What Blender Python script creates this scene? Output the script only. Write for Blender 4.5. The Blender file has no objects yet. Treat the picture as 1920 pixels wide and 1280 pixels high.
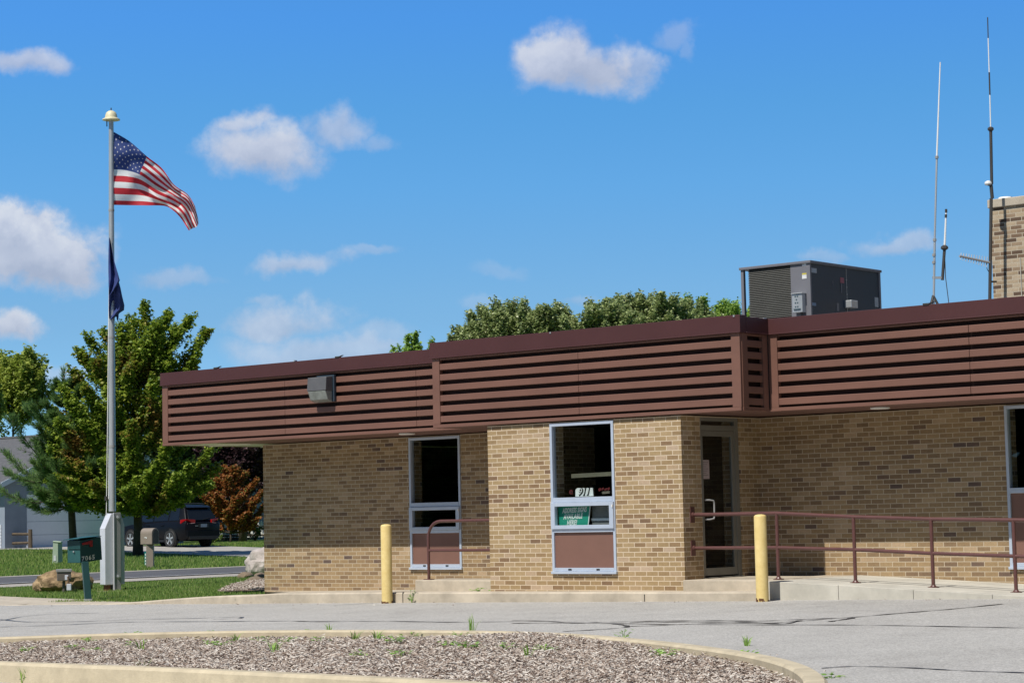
import bpy, math, random
import numpy as np
from mathutils import Vector, Matrix, noise as mnoise
R = math.radians
rng = random.Random(7)
SC = bpy.context.scene
COL = SC.collection

# ------------------------------------------------------------ camera frame
F = 4030.0; BETA = R(40.2); PITCH = math.atan(326/4030.0); ROLL = 0.0215
EYE = Vector((0, 0, 1.5))
cb, sb = math.cos(BETA), math.sin(BETA)
H = Vector((cb, sb, 0)); FH = Vector((-sb, cb, 0)); UPW = Vector((0, 0, 1))
FW = (FH*math.cos(PITCH) + UPW*math.sin(PITCH)).normalized()
U0 = (UPW*math.cos(PITCH) - FH*math.sin(PITCH)).normalized()
CR = (H*math.cos(ROLL) - U0*math.sin(ROLL)).normalized()
CU = (H*math.sin(ROLL) + U0*math.cos(ROLL)).normalized()

def ray(px, py):
    return (FW*F + CR*(px-960) - CU*(py-640)) / F
def on_y(px, py, Y):
    d = ray(px, py); return EYE + d*((Y-EYE.y)/d.y)
def on_x(px, py, X):
    d = ray(px, py); return EYE + d*((X-EYE.x)/d.x)
def at(px, py, Z):
    """point seen at pixel at horizontal distance-depth Z"""
    d = ray(px, py); return EYE + d*(Z/d.dot(FH))
def zz(h): return h + 1.5

def sstep(a, b, t):
    t = min(1, max(0, (t-a)/(b-a))); return t*t*(3-2*t)
def HG(X, Y):
    """ground height"""
    x = min(8, max(-42, X)); y = min(34, max(-15, Y))
    lot = -1.28 + .013*(x+21.2) + .02*(y-24)
    far = -1.5
    if X < -52: far += .031*min(17, -52-X)
    k = sstep(-36, -44, X)
    return zz(lot*(1-k) + far*k)
def on_g(px, py, lift=0.0):
    d = ray(px, py); t = 5.0
    for i in range(4000):
        p = EYE + d*t
        if p.z <= HG(p.x, p.y)+lift: break
        t += .05
    a, b = t-.05, t
    for i in range(20):
        m = (a+b)/2; p = EYE+d*m
        if p.z <= HG(p.x, p.y)+lift: b = m
        else: a = m
    return EYE + d*b

# ------------------------------------------------------------ object helpers
ORG = {}
def setp(o, label=None, cat=None, group=None, kind=None):
    if label: o['label'] = label
    if cat: o['category'] = cat
    if group: o['group'] = group
    if kind: o['kind'] = kind
    return o
def thing(name, label, cat, loc=(0, 0, 0), group=None, rotz=0):
    o = bpy.data.objects.new(name, None); COL.objects.link(o)
    o.location = loc; o.rotation_euler = (0, 0, rotz); o.empty_display_size = .2
    ORG[o.name] = Vector(loc)
    return setp(o, label, cat, group)

class MB:
    def __init__(s): s.v = []; s.f = []; s.m = []
    def add(s, vs, fs, m=0):
        n = len(s.v); s.v += [tuple(v) for v in vs]
        s.f += [tuple(i+n for i in f) for f in fs]; s.m += [m]*len(fs); return s
    def box(s, a, b, m=0):
        x0, y0, z0 = a; x1, y1, z1 = b
        x0, x1 = min(x0, x1), max(x0, x1); y0, y1 = min(y0, y1), max(y0, y1); z0, z1 = min(z0, z1), max(z0, z1)
        vs = [(x0,y0,z0),(x1,y0,z0),(x1,y1,z0),(x0,y1,z0),(x0,y0,z1),(x1,y0,z1),(x1,y1,z1),(x0,y1,z1)]
        return s.add(vs, [(0,3,2,1),(4,5,6,7),(0,1,5,4),(1,2,6,5),(2,3,7,6),(3,0,4,7)], m)
    def obox(s, c, ax, ay, az, m=0):
        c = Vector(c); ax = Vector(ax); ay = Vector(ay); az = Vector(az)
        vs = [c+ax*i+ay*j+az*k for k in (-1, 1) for (i, j) in ((-1,-1),(1,-1),(1,1),(-1,1))]
        return s.add(vs, [(0,3,2,1),(4,5,6,7),(0,1,5,4),(1,2,6,5),(2,3,7,6),(3,0,4,7)], m)
    def tube(s, pts, r, n=10, m=0, cap=True):
        pts = [Vector(p) for p in pts]
        rs = r if isinstance(r, (list, tuple)) else [r]*len(pts)
        t0 = (pts[1]-pts[0]).normalized()
        up = Vector((0,0,1)) if abs(t0.z) < .9 else Vector((1,0,0))
        a = t0.cross(up).normalized(); rings = []
        base = len(s.v)
        for i, p in enumerate(pts):
            if i == 0: t = t0
            elif i == len(pts)-1: t = (pts[i]-pts[i-1]).normalized()
            else: t = ((pts[i+1]-pts[i]).normalized()+(pts[i]-pts[i-1]).normalized()).normalized()
            a = (a - t*a.dot(t)).normalized(); b = t.cross(a)
            for k in range(n):
                an = 2*math.pi*k/n
                s.v.append(tuple(p + a*(math.cos(an)*rs[i]) + b*(math.sin(an)*rs[i])))
        for i in range(len(pts)-1):
            for k in range(n):
                k2 = (k+1) % n
                s.f.append((base+i*n+k, base+i*n+k2, base+(i+1)*n+k2, base+(i+1)*n+k)); s.m.append(m)
        if cap:
            s.f.append(tuple(base+k for k in reversed(range(n)))); s.m.append(m)
            e = base+(len(pts)-1)*n
            s.f.append(tuple(e+k for k in range(n))); s.m.append(m)
        return s
    def lathe(s, c, prof, n=20, m=0):
        """prof: list of (r,z) from bottom to top, about vertical axis at c"""
        c = Vector(c); base = len(s.v)
        for (r, z) in prof:
            for k in range(n):
                a = 2*math.pi*k/n; s.v.append((c.x+r*math.cos(a), c.y+r*math.sin(a), c.z+z))
        for i in range(len(prof)-1):
            for k in range(n):
                k2 = (k+1) % n
                s.f.append((base+i*n+k, base+i*n+k2, base+(i+1)*n+k2, base+(i+1)*n+k)); s.m.append(m)
        s.f.append(tuple(base+k for k in reversed(range(n)))); s.m.append(m)
        e = base+(len(prof)-1)*n
        s.f.append(tuple(e+k for k in range(n))); s.m.append(m)
        return s
    def prism(s, poly, d, m=0):
        """poly: list of 3d points, extruded by vector d"""
        n = len(poly); d = Vector(d); p = [Vector(q) for q in poly]
        vs = p + [q+d for q in p]
        fs = [tuple(reversed(range(n))), tuple(range(n, 2*n))] + [(i, (i+1) % n, n+(i+1) % n, n+i) for i in range(n)]
        return s.add(vs, fs, m)
    def build(s, name, mats, parent=None, origin=None, smooth=False, bevel=0, local=False, fixn=True):
        if not isinstance(mats, (list, tuple)): mats = [mats]
        if parent is not None:
            og = ORG[parent.name]
        else:
            if origin is None:
                A = np.array(s.v); origin = ((A[:,0].min()+A[:,0].max())/2, (A[:,1].min()+A[:,1].max())/2, A[:,2].min())
            og = Vector(origin)
        me = bpy.data.meshes.new(name)
        A = np.array(s.v, dtype=float)
        if not local: A = A - np.array(og)
        me.from_pydata(A.tolist(), [], s.f)
        for m in mats: me.materials.append(m)
        if len(mats) > 1: me.polygons.foreach_set('material_index', s.m)
        if fixn and len(s.f) < 60000:
            import bmesh
            bm = bmesh.new(); bm.from_mesh(me); bmesh.ops.recalc_face_normals(bm, faces=bm.faces); bm.to_mesh(me); bm.free()
        if smooth:
            me.polygons.foreach_set('use_smooth', [True]*len(me.polygons))
        me.update()
        o = bpy.data.objects.new(name, me); COL.objects.link(o)
        if parent is not None: o.parent = parent
        elif not local or origin is not None: o.location = og
        ORG[o.name] = og
        if bevel:
            b = o.modifiers.new('bevel', 'BEVEL'); b.width = bevel; b.segments = 2; b.limit_method = 'ANGLE'; b.angle_limit = R(40)
        if smooth and smooth != 'all':
            try:
                me.set_sharp_from_angle(angle=R(38))
            except Exception: pass
        return o

def kids(o): return [c for c in bpy.data.objects if c.parent == o]
def copy_tree(o, parent=None):
    c = o.copy(); COL.objects.link(c); c.parent = parent
    ORG[c.name] = ORG[o.name]
    for ch in kids(o): copy_tree(ch, c)
    return c

def text_mesh(body, size, shear=0.0, offset=0.0, space=1.0, ext=0.0):
    cu = bpy.data.curves.new('t', 'FONT'); cu.body = body; cu.size = size; cu.shear = shear; cu.offset = offset
    cu.align_x = 'CENTER'; cu.space_character = space; cu.extrude = ext; cu.resolution_u = 3
    o = bpy.data.objects.new('t', cu); COL.objects.link(o)
    dg = bpy.context.evaluated_depsgraph_get(); me = bpy.data.meshes.new_from_object(o.evaluated_get(dg))
    vs = [v.co.copy() for v in me.vertices]; fs = [tuple(p.vertices) for p in me.polygons]
    bpy.data.objects.remove(o); bpy.data.curves.remove(cu); bpy.data.meshes.remove(me)
    return vs, fs
def put_text(mb, body, size, org, ex, ey, m=0, sx=1.0, **kw):
    vs, fs = text_mesh(body, size, **kw)
    ex = Vector(ex); ey = Vector(ey); org = Vector(org)
    mb.add([org+ex*(v.x*sx)+ey*v.y for v in vs], fs, m)

# ------------------------------------------------------------ materials
def srgb(r, g, b):
    f = lambda c: (c/255/12.92) if c/255 <= .04045 else ((c/255+.055)/1.055)**2.4
    return (f(r), f(g), f(b), 1)
def newmat(name):
    m = bpy.data.materials.new(name); m.use_nodes = True; nt = m.node_tree
    return m, nt, nt.nodes['Principled BSDF']
def N(nt, t, **kw):
    n = nt.nodes.new(t)
    for k, v in kw.items():
        if hasattr(n, k): setattr(n, k, v)
    return n
def ramp(nt, stops, interp='LINEAR'):
    r = nt.nodes.new('ShaderNodeValToRGB'); e = r.color_ramp.elements; r.color_ramp.interpolation = interp
    while len(e) < len(stops): e.new(.5)
    for i, (p, c) in enumerate(stops):
        e[i].position = p; e[i].color = c if len(c) == 4 else (*c, 1)
    return r
def mul(c, k): return (c[0]*k, c[1]*k, c[2]*k, 1)
def mat(name, c, rough=.6, metal=0, var=.12, scale=6, bump=0, bscale=60, spec=.5, c2=None, detail=6, coat=0, stretch=None):
    m, nt, p = newmat(name); c = (c[0], c[1], c[2], 1)
    p.inputs['Roughness'].default_value = rough; p.inputs['Metallic'].default_value = metal
    p.inputs['Specular IOR Level'].default_value = spec
    p.inputs['Coat Weight'].default_value = coat
    tc = N(nt, 'ShaderNodeTexCoord'); src = tc.outputs['Object']
    if stretch:
        mp = N(nt, 'ShaderNodeMapping'); mp.inputs['Scale'].default_value = stretch
        nt.links.new(src, mp.inputs[0]); src = mp.outputs[0]
    n = N(nt, 'ShaderNodeTexNoise'); n.inputs['Scale'].default_value = scale; n.inputs['Detail'].default_value = detail
    n.inputs['Roughness'].default_value = .65
    nt.links.new(src, n.inputs['Vector'])
    r = ramp(nt, [(.3, mul(c, 1-var)), (.7, c2 if c2 else mul(c, 1+var))])
    nt.links.new(n.outputs['Fac'], r.inputs[0]); nt.links.new(r.outputs[0], p.inputs['Base Color'])
    if bump:
        n2 = N(nt, 'ShaderNodeTexNoise'); n2.inputs['Scale'].default_value = bscale; n2.inputs['Detail'].default_value = 5
        nt.links.new(src, n2.inputs['Vector'])
        b = N(nt, 'ShaderNodeBump'); b.inputs['Strength'].default_value = .6; b.inputs['Distance'].default_value = bump
        nt.links.new(n2.outputs['Fac'], b.inputs['Height']); nt.links.new(b.outputs[0], p.inputs['Normal'])
    return m

def math_(nt, op, a, b=None, c=None):
    n = nt.nodes.new('ShaderNodeMath'); n.operation = op
    for i, x in enumerate((a, b, c)):
        if x is None: continue
        if isinstance(x, (int, float)): n.inputs[i].default_value = x
        else: nt.links.new(x, n.inputs[i])
    return n.outputs[0]

def brick_mat(name, stops, mortar, zoff=0.0, hoff=0.0, soil=.0):
    m, nt, p = newmat(name); L = nt.links
    tc = N(nt, 'ShaderNodeTexCoord'); sx = N(nt, 'ShaderNodeSeparateXYZ'); L.new(tc.outputs['Object'], sx.inputs[0])
    h = math_(nt, 'ADD', sx.outputs[0], sx.outputs[1])
    h = math_(nt, 'DIVIDE', math_(nt, 'ADD', h, 500+hoff), .2032)
    v = math_(nt, 'DIVIDE', math_(nt, 'ADD', sx.outputs[2], 50+zoff), .0677)
    row = math_(nt, 'FLOOR', v); fy = math_(nt, 'FRACT', v)
    off = math_(nt, 'MULTIPLY', math_(nt, 'MODULO', row, 2), .5)
    hh = math_(nt, 'ADD', h, off); col = math_(nt, 'FLOOR', hh); fx = math_(nt, 'FRACT', hh)
    mo = math_(nt, 'MAXIMUM', math_(nt, 'LESS_THAN', fx, .052), math_(nt, 'LESS_THAN', fy, .15))
    cx = N(nt, 'ShaderNodeCombineXYZ'); L.new(col, cx.inputs[0]); L.new(row, cx.inputs[1])
    wn = N(nt, 'ShaderNodeTexWhiteNoise', noise_dimensions='2D'); L.new(cx.outputs[0], wn.inputs['Vector'])
    # fine noise inside bricks and large drift over the wall
    n1 = N(nt, 'ShaderNodeTexNoise'); n1.inputs['Scale'].default_value = 1.1; n1.inputs['Detail'].default_value = 3
    L.new(tc.outputs['Object'], n1.inputs['Vector'])
    d = math_(nt, 'ADD', wn.outputs['Value'], math_(nt, 'MULTIPLY', math_(nt, 'SUBTRACT', n1.outputs['Fac'], .5), .22))
    r = ramp(nt, stops); L.new(d, r.inputs[0])
    n2 = N(nt, 'ShaderNodeTexNoise'); n2.inputs['Scale'].default_value = 26; n2.inputs['Detail'].default_value = 6; n2.inputs['Roughness'].default_value = .7
    L.new(tc.outputs['Object'], n2.inputs['Vector'])
    n5 = N(nt, 'ShaderNodeTexNoise'); n5.inputs['Scale'].default_value = .9; n5.inputs['Detail'].default_value = 7; n5.inputs['Roughness'].default_value = .65
    mp5 = N(nt, 'ShaderNodeMapping'); mp5.inputs['Scale'].default_value = (1.6, 1.6, .7); L.new(tc.outputs['Object'], mp5.inputs[0]); L.new(mp5.outputs[0], n5.inputs['Vector'])
    k = math_(nt, 'ADD', math_(nt, 'ADD', math_(nt, 'MULTIPLY', n2.outputs['Fac'], .55), math_(nt, 'MULTIPLY', n5.outputs['Fac'], .5)), .48)
    mx = N(nt, 'ShaderNodeMix', data_type='RGBA', blend_type='MULTIPLY'); mx.inputs[0].default_value = 1
    L.new(r.outputs[0], mx.inputs[6])
    cc = N(nt, 'ShaderNodeCombineColor'); [L.new(k, cc.inputs[i]) for i in range(3)]
    L.new(cc.outputs[0], mx.inputs[7])
    m2 = N(nt, 'ShaderNodeMix', data_type='RGBA'); L.new(mo, m2.inputs[0]); L.new(mx.outputs[2], m2.inputs[6]); m2.inputs[7].default_value = mortar
    L.new(m2.outputs[2], p.inputs['Base Color']); p.inputs['Roughness'].default_value = .85
    p.inputs['Specular IOR Level'].default_value = .3
    hgt = math_(nt, 'ADD', math_(nt, 'SUBTRACT', 1, mo), math_(nt, 'MULTIPLY', n2.outputs['Fac'], .35))
    b = N(nt, 'ShaderNodeBump'); b.inputs['Strength'].default_value = .5; b.inputs['Distance'].default_value = .006
    L.new(hgt, b.inputs['Height']); L.new(b.outputs[0], p.inputs['Normal'])
    return m

def leaf_mat(name, stops, trans=.35, patch=None, pscale=.6, rough=.5):
    """per-leaf colour from Random Per Island, patches of another colour from 3D noise"""
    m, nt, p = newmat(name); L = nt.links; stops = [(a, tuple(x*1.45 for x in c)) for a, c in stops]
    g = N(nt, 'ShaderNodeNewGeometry'); r = ramp(nt, stops); L.new(g.outputs['Random Per Island'], r.inputs[0])
    col = r.outputs[0]
    if patch:
        tc = N(nt, 'ShaderNodeTexCoord'); n = N(nt, 'ShaderNodeTexNoise'); n.inputs['Scale'].default_value = pscale; n.inputs['Detail'].default_value = 4
        L.new(tc.outputs['Object'], n.inputs['Vector'])
        d = math_(nt, 'ADD', n.outputs['Fac'], math_(nt, 'MULTIPLY', g.outputs['Random Per Island'], .16))
        f = N(nt, 'ShaderNodeMapRange'); f.inputs[1].default_value = patch[1]; f.inputs[2].default_value = patch[1]+.12
        L.new(d, f.inputs[0])
        mx = N(nt, 'ShaderNodeMix', data_type='RGBA'); L.new(f.outputs[0], mx.inputs[0]); L.new(col, mx.inputs[6]); mx.inputs[7].default_value = patch[0]
        col = mx.outputs[2]
    L.new(col, p.inputs['Base Color']); p.inputs['Roughness'].default_value = rough; p.inputs['Specular IOR Level'].default_value = .35
    t = N(nt, 'ShaderNodeBsdfTranslucent'); L.new(col, t.inputs[0])
    ms = N(nt, 'ShaderNodeMixShader'); ms.inputs[0].default_value = trans
    L.new(p.outputs[0], ms.inputs[1]); L.new(t.outputs[0], ms.inputs[2])
    L.new(ms.outputs[0], nt.nodes['Material Output'].inputs[0])
    return m

def glass_mat(name, tint=(.55, .6, .62), refl=1.0):
    m, nt, p = newmat(name); L = nt.links
    tr = N(nt, 'ShaderNodeBsdfTransparent'); tr.inputs[0].default_value = (*tint, 1)
    gl = N(nt, 'ShaderNodeBsdfGlossy'); gl.inputs['Roughness'].default_value = .01; gl.inputs[0].default_value = (refl, refl, refl, 1)
    lw = N(nt, 'ShaderNodeLayerWeight'); lw.inputs[0].default_value = .5
    fz = math_(nt, 'ADD', .035, math_(nt, 'MULTIPLY', .9, math_(nt, 'POWER', lw.outputs['Facing'], 5)))
    ms = N(nt, 'ShaderNodeMixShader'); L.new(fz, ms.inputs[0]); L.new(tr.outputs[0], ms.inputs[1]); L.new(gl.outputs[0], ms.inputs[2])
    L.new(ms.outputs[0], nt.nodes['Material Output'].inputs[0]); nt.nodes.remove(p)
    return m

M = {}
BR = [(.0, (.19,.12,.072)), (.05, (.235,.15,.082)), (.15, (.275,.185,.098)), (.35, (.31,.215,.112)), (.55, (.345,.245,.128)), (.78, (.375,.27,.15)), (.92, (.39,.28,.175)), (1, (.45,.34,.24))]
M['brick'] = brick_mat('tan_brick', BR, (.64,.53,.39,1), zoff=.012)
BD = [(.0, (.12,.085,.07)), (.03, (.165,.11,.076)), (.07, (.215,.145,.085)), (.22, (.255,.175,.098)), (.6, (.31,.215,.115)), (.85, (.35,.25,.14)), (1, (.41,.30,.19))]  # real dark bricks, plus a darker palette shift that deepens the recess shade
M['brick_dark'] = brick_mat('tan_brown_brick_shade', BD, (.50,.42,.31,1), zoff=.012)
M['chim'] = brick_mat('weathered_brick', [(.0,(.10,.065,.045)),(.18,(.17,.11,.07)),(.4,(.27,.19,.125)),(.7,(.37,.28,.18)),(1,(.46,.37,.26))], (.50,.44,.34,1))
M['slat'] = mat('brown_metal', (.176,.087,.064), .5, var=.11, scale=1.1, spec=.4, stretch=(1,1,2.5), detail=9)
M['slatback'] = mat('gap_shade_brown_metal', (.028,.014,.013), .7, var=.1, spec=.2)  # back panel darkened so its colour holds the shade between the slats
M['cap'] = mat('maroon_flashing', (.072,.027,.027), .45, var=.08, scale=1.2, spec=.4)
M['soffit'] = mat('brown_soffit', (.16,.085,.07), .7)
M['cream'] = mat('cream_soffit', (.62,.6,.5), .7)
M['alu'] = mat('pale_blue_aluminium', (.50,.57,.68), .45, metal=.25, var=.05, spec=.4)
M['doorframe'] = mat('anodised_aluminium', (.22,.215,.19), .5, metal=.3, var=.06)
M['panel'] = mat('brown_panel', (.190,.098,.074), .6, var=.06, scale=3)
M['glass'] = glass_mat('window_glass', (.90,.93,.93))
M['black'] = mat('black_rubber', (.015,.015,.015), .7)
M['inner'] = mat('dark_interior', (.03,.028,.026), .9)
M['roofing'] = mat('roof_membrane', (.2,.2,.2), .9, bump=.003)
M['conc'] = mat('concrete', (.46,.40,.315), .9, var=.24, scale=2.6, bump=.003, bscale=90, spec=.2, detail=9)
M['conc_new'] = mat('new_concrete', (.50,.475,.41), .9, var=.2, scale=1.9, bump=.002, bscale=80, spec=.2, detail=9)
M['conc_path'] = mat('path_concrete', (.46,.42,.34), .9, var=.15, scale=2, bump=.003, bscale=70, spec=.2)
M['curb_y'] = mat('buff_kerb_concrete', (.50,.43,.305), .9, var=.22, scale=3.2, bump=.004, bscale=60, spec=.2, detail=9)
M['rail'] = mat('brown_painted_steel', (.115,.05,.045), .35, var=.12, scale=9)
M['bollard'] = mat('yellow_paint', (.74,.55,.20), .55, var=.10, scale=9, c2=(.80,.63,.28,1), bump=.001, bscale=30, detail=10)
M['rust'] = mat('rust', (.12,.05,.02), .9)
M['white'] = mat('white_paint', (.78,.78,.76), .5, var=.04)
M['galv'] = mat('galvanised_steel', (.50,.52,.53), .45, metal=.55, var=.12, scale=5, stretch=(1,1,.3))
M['boxgrey'] = mat('pale_grey_paint', (.56,.58,.64), .5, var=.08, scale=3)
M['boxgrey2'] = mat('mid_grey_paint', (.30,.30,.295), .5, var=.08, scale=3)
M['dark'] = mat('dark_steel', (.05,.045,.04), .5)
M['wood'] = mat('weathered_wood', (.10,.075,.05), .9, var=.3, scale=8, bump=.01, bscale=30)
M['bark'] = mat('bark', (.07,.055,.042), .95, var=.35, scale=9, bump=.02, bscale=18)
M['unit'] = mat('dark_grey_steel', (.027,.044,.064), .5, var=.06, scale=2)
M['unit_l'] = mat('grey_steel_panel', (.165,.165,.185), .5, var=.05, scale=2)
M['label'] = mat('paper_label', (.65,.66,.66), .6)
SUN_E = 5.0; SKY_S = .06; CLD = .80; EXPO = 0.0
GAIN = [(0, (.60,.74,.66)), (.09, (.526,.696,.656)), (.102, (.52,.716,.684)), (.151, (.42,.76,.82)), (.187, (.358,.75,.86)), (.229, (.31,.716,.956)), (.30, (.30,.66,.86)), (.42, (.32,.48,.58)), (1, (.36,.42,.48))]
def smooth_path(pts, n=6):
    out = []
    P_ = [pts[0]]+pts+[pts[-1]]
    for i in range(1, len(P_)-2):
        for k in range(n):
            t = k/n; a, b, c, d = P_[i-1], P_[i], P_[i+1], P_[i+2]
            out.append(.5*((2*b)+(-a+c)*t+(2*a-5*b+4*c-d)*t*t+(-a+3*b-3*c+d)*t**3))
    out.append(pts[-1]); return out
# ============================================================ BUILDING
YB, YW = 24.54, 26.47            # bay front plane, recessed wall plane
YF2, YF1 = 24.50, 25.2         # fascia planes
XBL = on_y(917, 960, YB).x; XBR = on_y(1281, 960, YB).x
XL = on_y(494.5, 970, YW).x; XR = -1.0
XF2R = on_y(1391, 768, YF2).x; XF2L = on_y(813, 800, YF2).x
XF1L = on_y(305, 780, YF1).x
ZT, ZB = zz(2.66), zz(1.37)     # fascia top, bottom
ZWT = zz(1.352)
bld = thing('brick_building', 'long low tan brick municipal building with a brown louvred metal fascia', 'building', (XBL, YB, zz(-1.12)))

def wall(name, mt, axis, a0, a1, p0, p1, z0, z1, holes=(), parent=bld):
    """wall box with rectangular holes; axis 'x': runs along x between a0,a1, thickness p0..p1 in y"""
    mb = MB()
    xs = sorted(set([a0, a1]+[h[0] for h in holes]+[h[1] for h in holes]))
    zs = sorted(set([z0, z1]+[h[2] for h in holes]+[h[3] for h in holes]))
    for i in range(len(xs)-1):
        for j in range(len(zs)-1):
            cx, cz = (xs[i]+xs[i+1])/2, (zs[j]+zs[j+1])/2
            if any(h[0] < cx < h[1] and h[2] < cz < h[3] for h in holes): continue
            if axis == 'x': mb.box((xs[i], p0, zs[j]), (xs[i+1], p1, zs[j+1]))
            else: mb.box((p0, xs[i], zs[j]), (p1, xs[i+1], zs[j+1]))
    return mb.build(name, mt, parent)

# window geometry heights
WT, WB = zz(1.335), zz(-.845)
wx = {}
wx['bay'] = (on_y(1034.5, 930, YB).x, on_y(1154, 930, YB).x)
wx['left'] = (on_y(769, 940, YW).x, on_y(865, 940, YW).x)
wx['right'] = (on_y(1889.5, 920, YW).x, on_y(1889.5, 920, YW).x+1.17)
ZG = zz(-1.45)
wall('wall', M['brick'], 'x', XBL, XBR, YB, YB+.3, ZG, ZWT, [(wx['bay'][0], wx['bay'][1], WB, WT)])
DY0 = on_x(1316, 930, XBR).y; DY1 = on_x(1388.5, 930, XBR).y
DT, DB = zz(1.335), zz(-.93)
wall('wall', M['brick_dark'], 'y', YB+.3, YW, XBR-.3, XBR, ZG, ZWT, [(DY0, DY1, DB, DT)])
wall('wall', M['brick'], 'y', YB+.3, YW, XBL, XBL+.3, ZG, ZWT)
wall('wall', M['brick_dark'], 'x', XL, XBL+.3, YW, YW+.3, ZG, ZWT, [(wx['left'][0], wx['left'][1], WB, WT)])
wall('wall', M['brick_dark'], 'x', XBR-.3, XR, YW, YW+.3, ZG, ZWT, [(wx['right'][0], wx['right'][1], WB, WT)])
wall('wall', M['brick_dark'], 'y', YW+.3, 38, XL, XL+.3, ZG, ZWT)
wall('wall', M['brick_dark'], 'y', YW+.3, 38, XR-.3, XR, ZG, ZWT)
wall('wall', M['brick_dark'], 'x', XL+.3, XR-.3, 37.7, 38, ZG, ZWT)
# interior
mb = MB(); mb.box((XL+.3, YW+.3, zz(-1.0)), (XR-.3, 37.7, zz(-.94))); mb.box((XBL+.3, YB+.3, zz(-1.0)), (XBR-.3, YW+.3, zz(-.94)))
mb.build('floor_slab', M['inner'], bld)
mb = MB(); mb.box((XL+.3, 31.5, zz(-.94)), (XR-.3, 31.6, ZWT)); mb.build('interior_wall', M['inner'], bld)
# inner leaf of the front walls so the room stays dark
# soffit
mb = MB()
mb.box((XL-.02, YF1+.05, ZB-.0), (XR+.5, 38.6, ZB+.03)); mb.box((XF2L+.05, YF2+.05, ZB), (XF2R-.05, YF1+.05, ZB+.03))
mb.build('soffit', M['soffit'], bld)
mb = MB()
mb.box((XF1L+.05, YF1+.06, ZB+.004), (XL-.02, 38.6, ZB+.03)); 
for yy in (26.2, 27.5, 28.8): mb.box((XF1L+.06, yy, ZB-.012), (XL-.03, yy+.05, ZB+.004))
so = mb.build('soffit', M['cream'], bld); so['label'] = 'cream soffit under the left end of the roof'
mb = MB(); mb.box((XF1L+.1, YF1+.1, ZB+.03), (XR+.4, 38.5, ZT-.12)); mb.box((XF2L+.1, YF2+.1, ZB+.03), (XF2R-.1, YF1+.1, ZT-.12))
mb.build('roof', M['roofing'], bld)

def fascia(a0, a1, plane, axis='x', nrm=-1, seams=(), capl=0, capr=0, posts=(1, 1), tilt=0):
    """louvred fascia: run a0..a1 along axis, outer face at plane, outward sign nrm"""
    def bx(mb, t0, t1, o0, o1, z0, z1):
        # o = distance outwards from plane (negative is inwards)
        if axis == 'x': mb.box((t0, plane+nrm*o0, z0), (t1, plane+nrm*o1, z1))
        else: mb.box((plane+nrm*o0, t0, z0), (plane+nrm*o1, t1, z1))
    back = MB(); bx(back, a0, a1, -.10, -.075, ZB+.02, zz(2.43)); f = back.build('fascia', M['slatback'], bld)
    cap = MB(); bx(cap, a0-capl, a1+capr, -.12, .03, zz(2.435), ZT+tilt)
    bx(cap, a0-capl-.006*bool(capl), a1+capr, .03, .042, zz(2.435), zz(2.45))
    cap.build('flashing_cap', M['cap'], f, bevel=.004)
    pw = .145; l0 = a0+(pw if posts[0] else 0); l1 = a1-(pw if posts[1] else 0)
    sl = MB(); top = 2.3465
    cuts = [l0]+[x for x in seams if l0 < x < l1]+[l1]
    for k in range(6):
        for i in range(len(cuts)-1):
            g0 = .0025 if i else 0; g1 = .0025 if i < len(cuts)-2 else 0
            bx(sl, cuts[i]+g0, cuts[i+1]-g1, -.06, 0, zz(top-k*.1605-.095), zz(top-k*.1605))
    bx(sl, l0, l1, -.06, 0, zz(2.405), zz(2.4348))
    sl.build('louvre_slats', M['slat'], f, bevel=.007)
    for s, (p0, p1) in enumerate(((a0, l0), (l1, a1))):
        if posts[s]:
            q = MB(); bx(q, p0, p1, -.074, .006, ZB+.048, zz(2.4348)); q.build('corner_post', M['slat'], f, bevel=.003)
    tr = MB(); bx(tr, a0, a1, -.10, .012, ZB-.003, ZB+.046); tr.build('bottom_trim', M['slat'], f, bevel=.003)
    return f
sx_ = [on_y(x, y, YF1).x for x, y in ((534, 760), (780, 730))]
fascia(XF1L, XF2L-.002, YF1, seams=sx_, posts=(1, 0), capl=.03)
sx_ = [on_y(1084, 700, YF2).x]
fascia(XF2L, XF2R, YF2, seams=sx_, capl=.03, capr=.03, tilt=.022)
# return to the right of the bay
fascia(YF2+.032, YF1-.032, XF2R, axis='y', nrm=1, posts=(0, 0), capl=-.092)
fascia(YF2+.032, YF1+.1, XF2L, axis='y', nrm=-1, posts=(0, 0), capl=-.092)
sx_ = [on_y(1818, 680, YF1).x, on_y(1452, 700, YF1).x+.5-.5]
fascia(XF2R+.002, XR+.5, YF1, seams=[sx_[0], sx_[0]+3.05, sx_[0]+6.1], posts=(1, 1))
fascia(YF1+.05, 38.5, XF1L, axis='y', nrm=-1, posts=(1, 1))
# return face posts (facing right) as flat trims
for y0, y1 in ((YF2+.04, YF2+.17), (YF1-.16, YF1-.035)):
    q = MB(); q.box((XF2R-.05, y0, ZB+.05), (XF2R+.008, y1, zz(2.432))); q.build('corner_post', M['slat'], bld)
# flashing clips along the roof edge
for px, py, Y in ((405, 690, YF1), (553, 677, YF1), (633, 670, YF1), (1033, 622, YF2), (1377, 592, YF2), (1433, 597, YF1), (1737, 570, YF1)):
    p = on_y(px, py, Y-.02); q = MB()
    q.obox((p.x, Y-.01, ZT+.008), (.045 if px in (405, 633, 1737) else .012, 0, 0), (0, .03, 0), (0, 0, .012))
    if px in (405, 633, 1737): q.obox((p.x+.05, Y+.0, ZT+.02), (.05, 0, .012), (0, .02, 0), (0, 0, .004))
    q.build('flashing_clip', M['dark'] if px in (405, 633, 1737) else M['galv'], bld)
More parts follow.
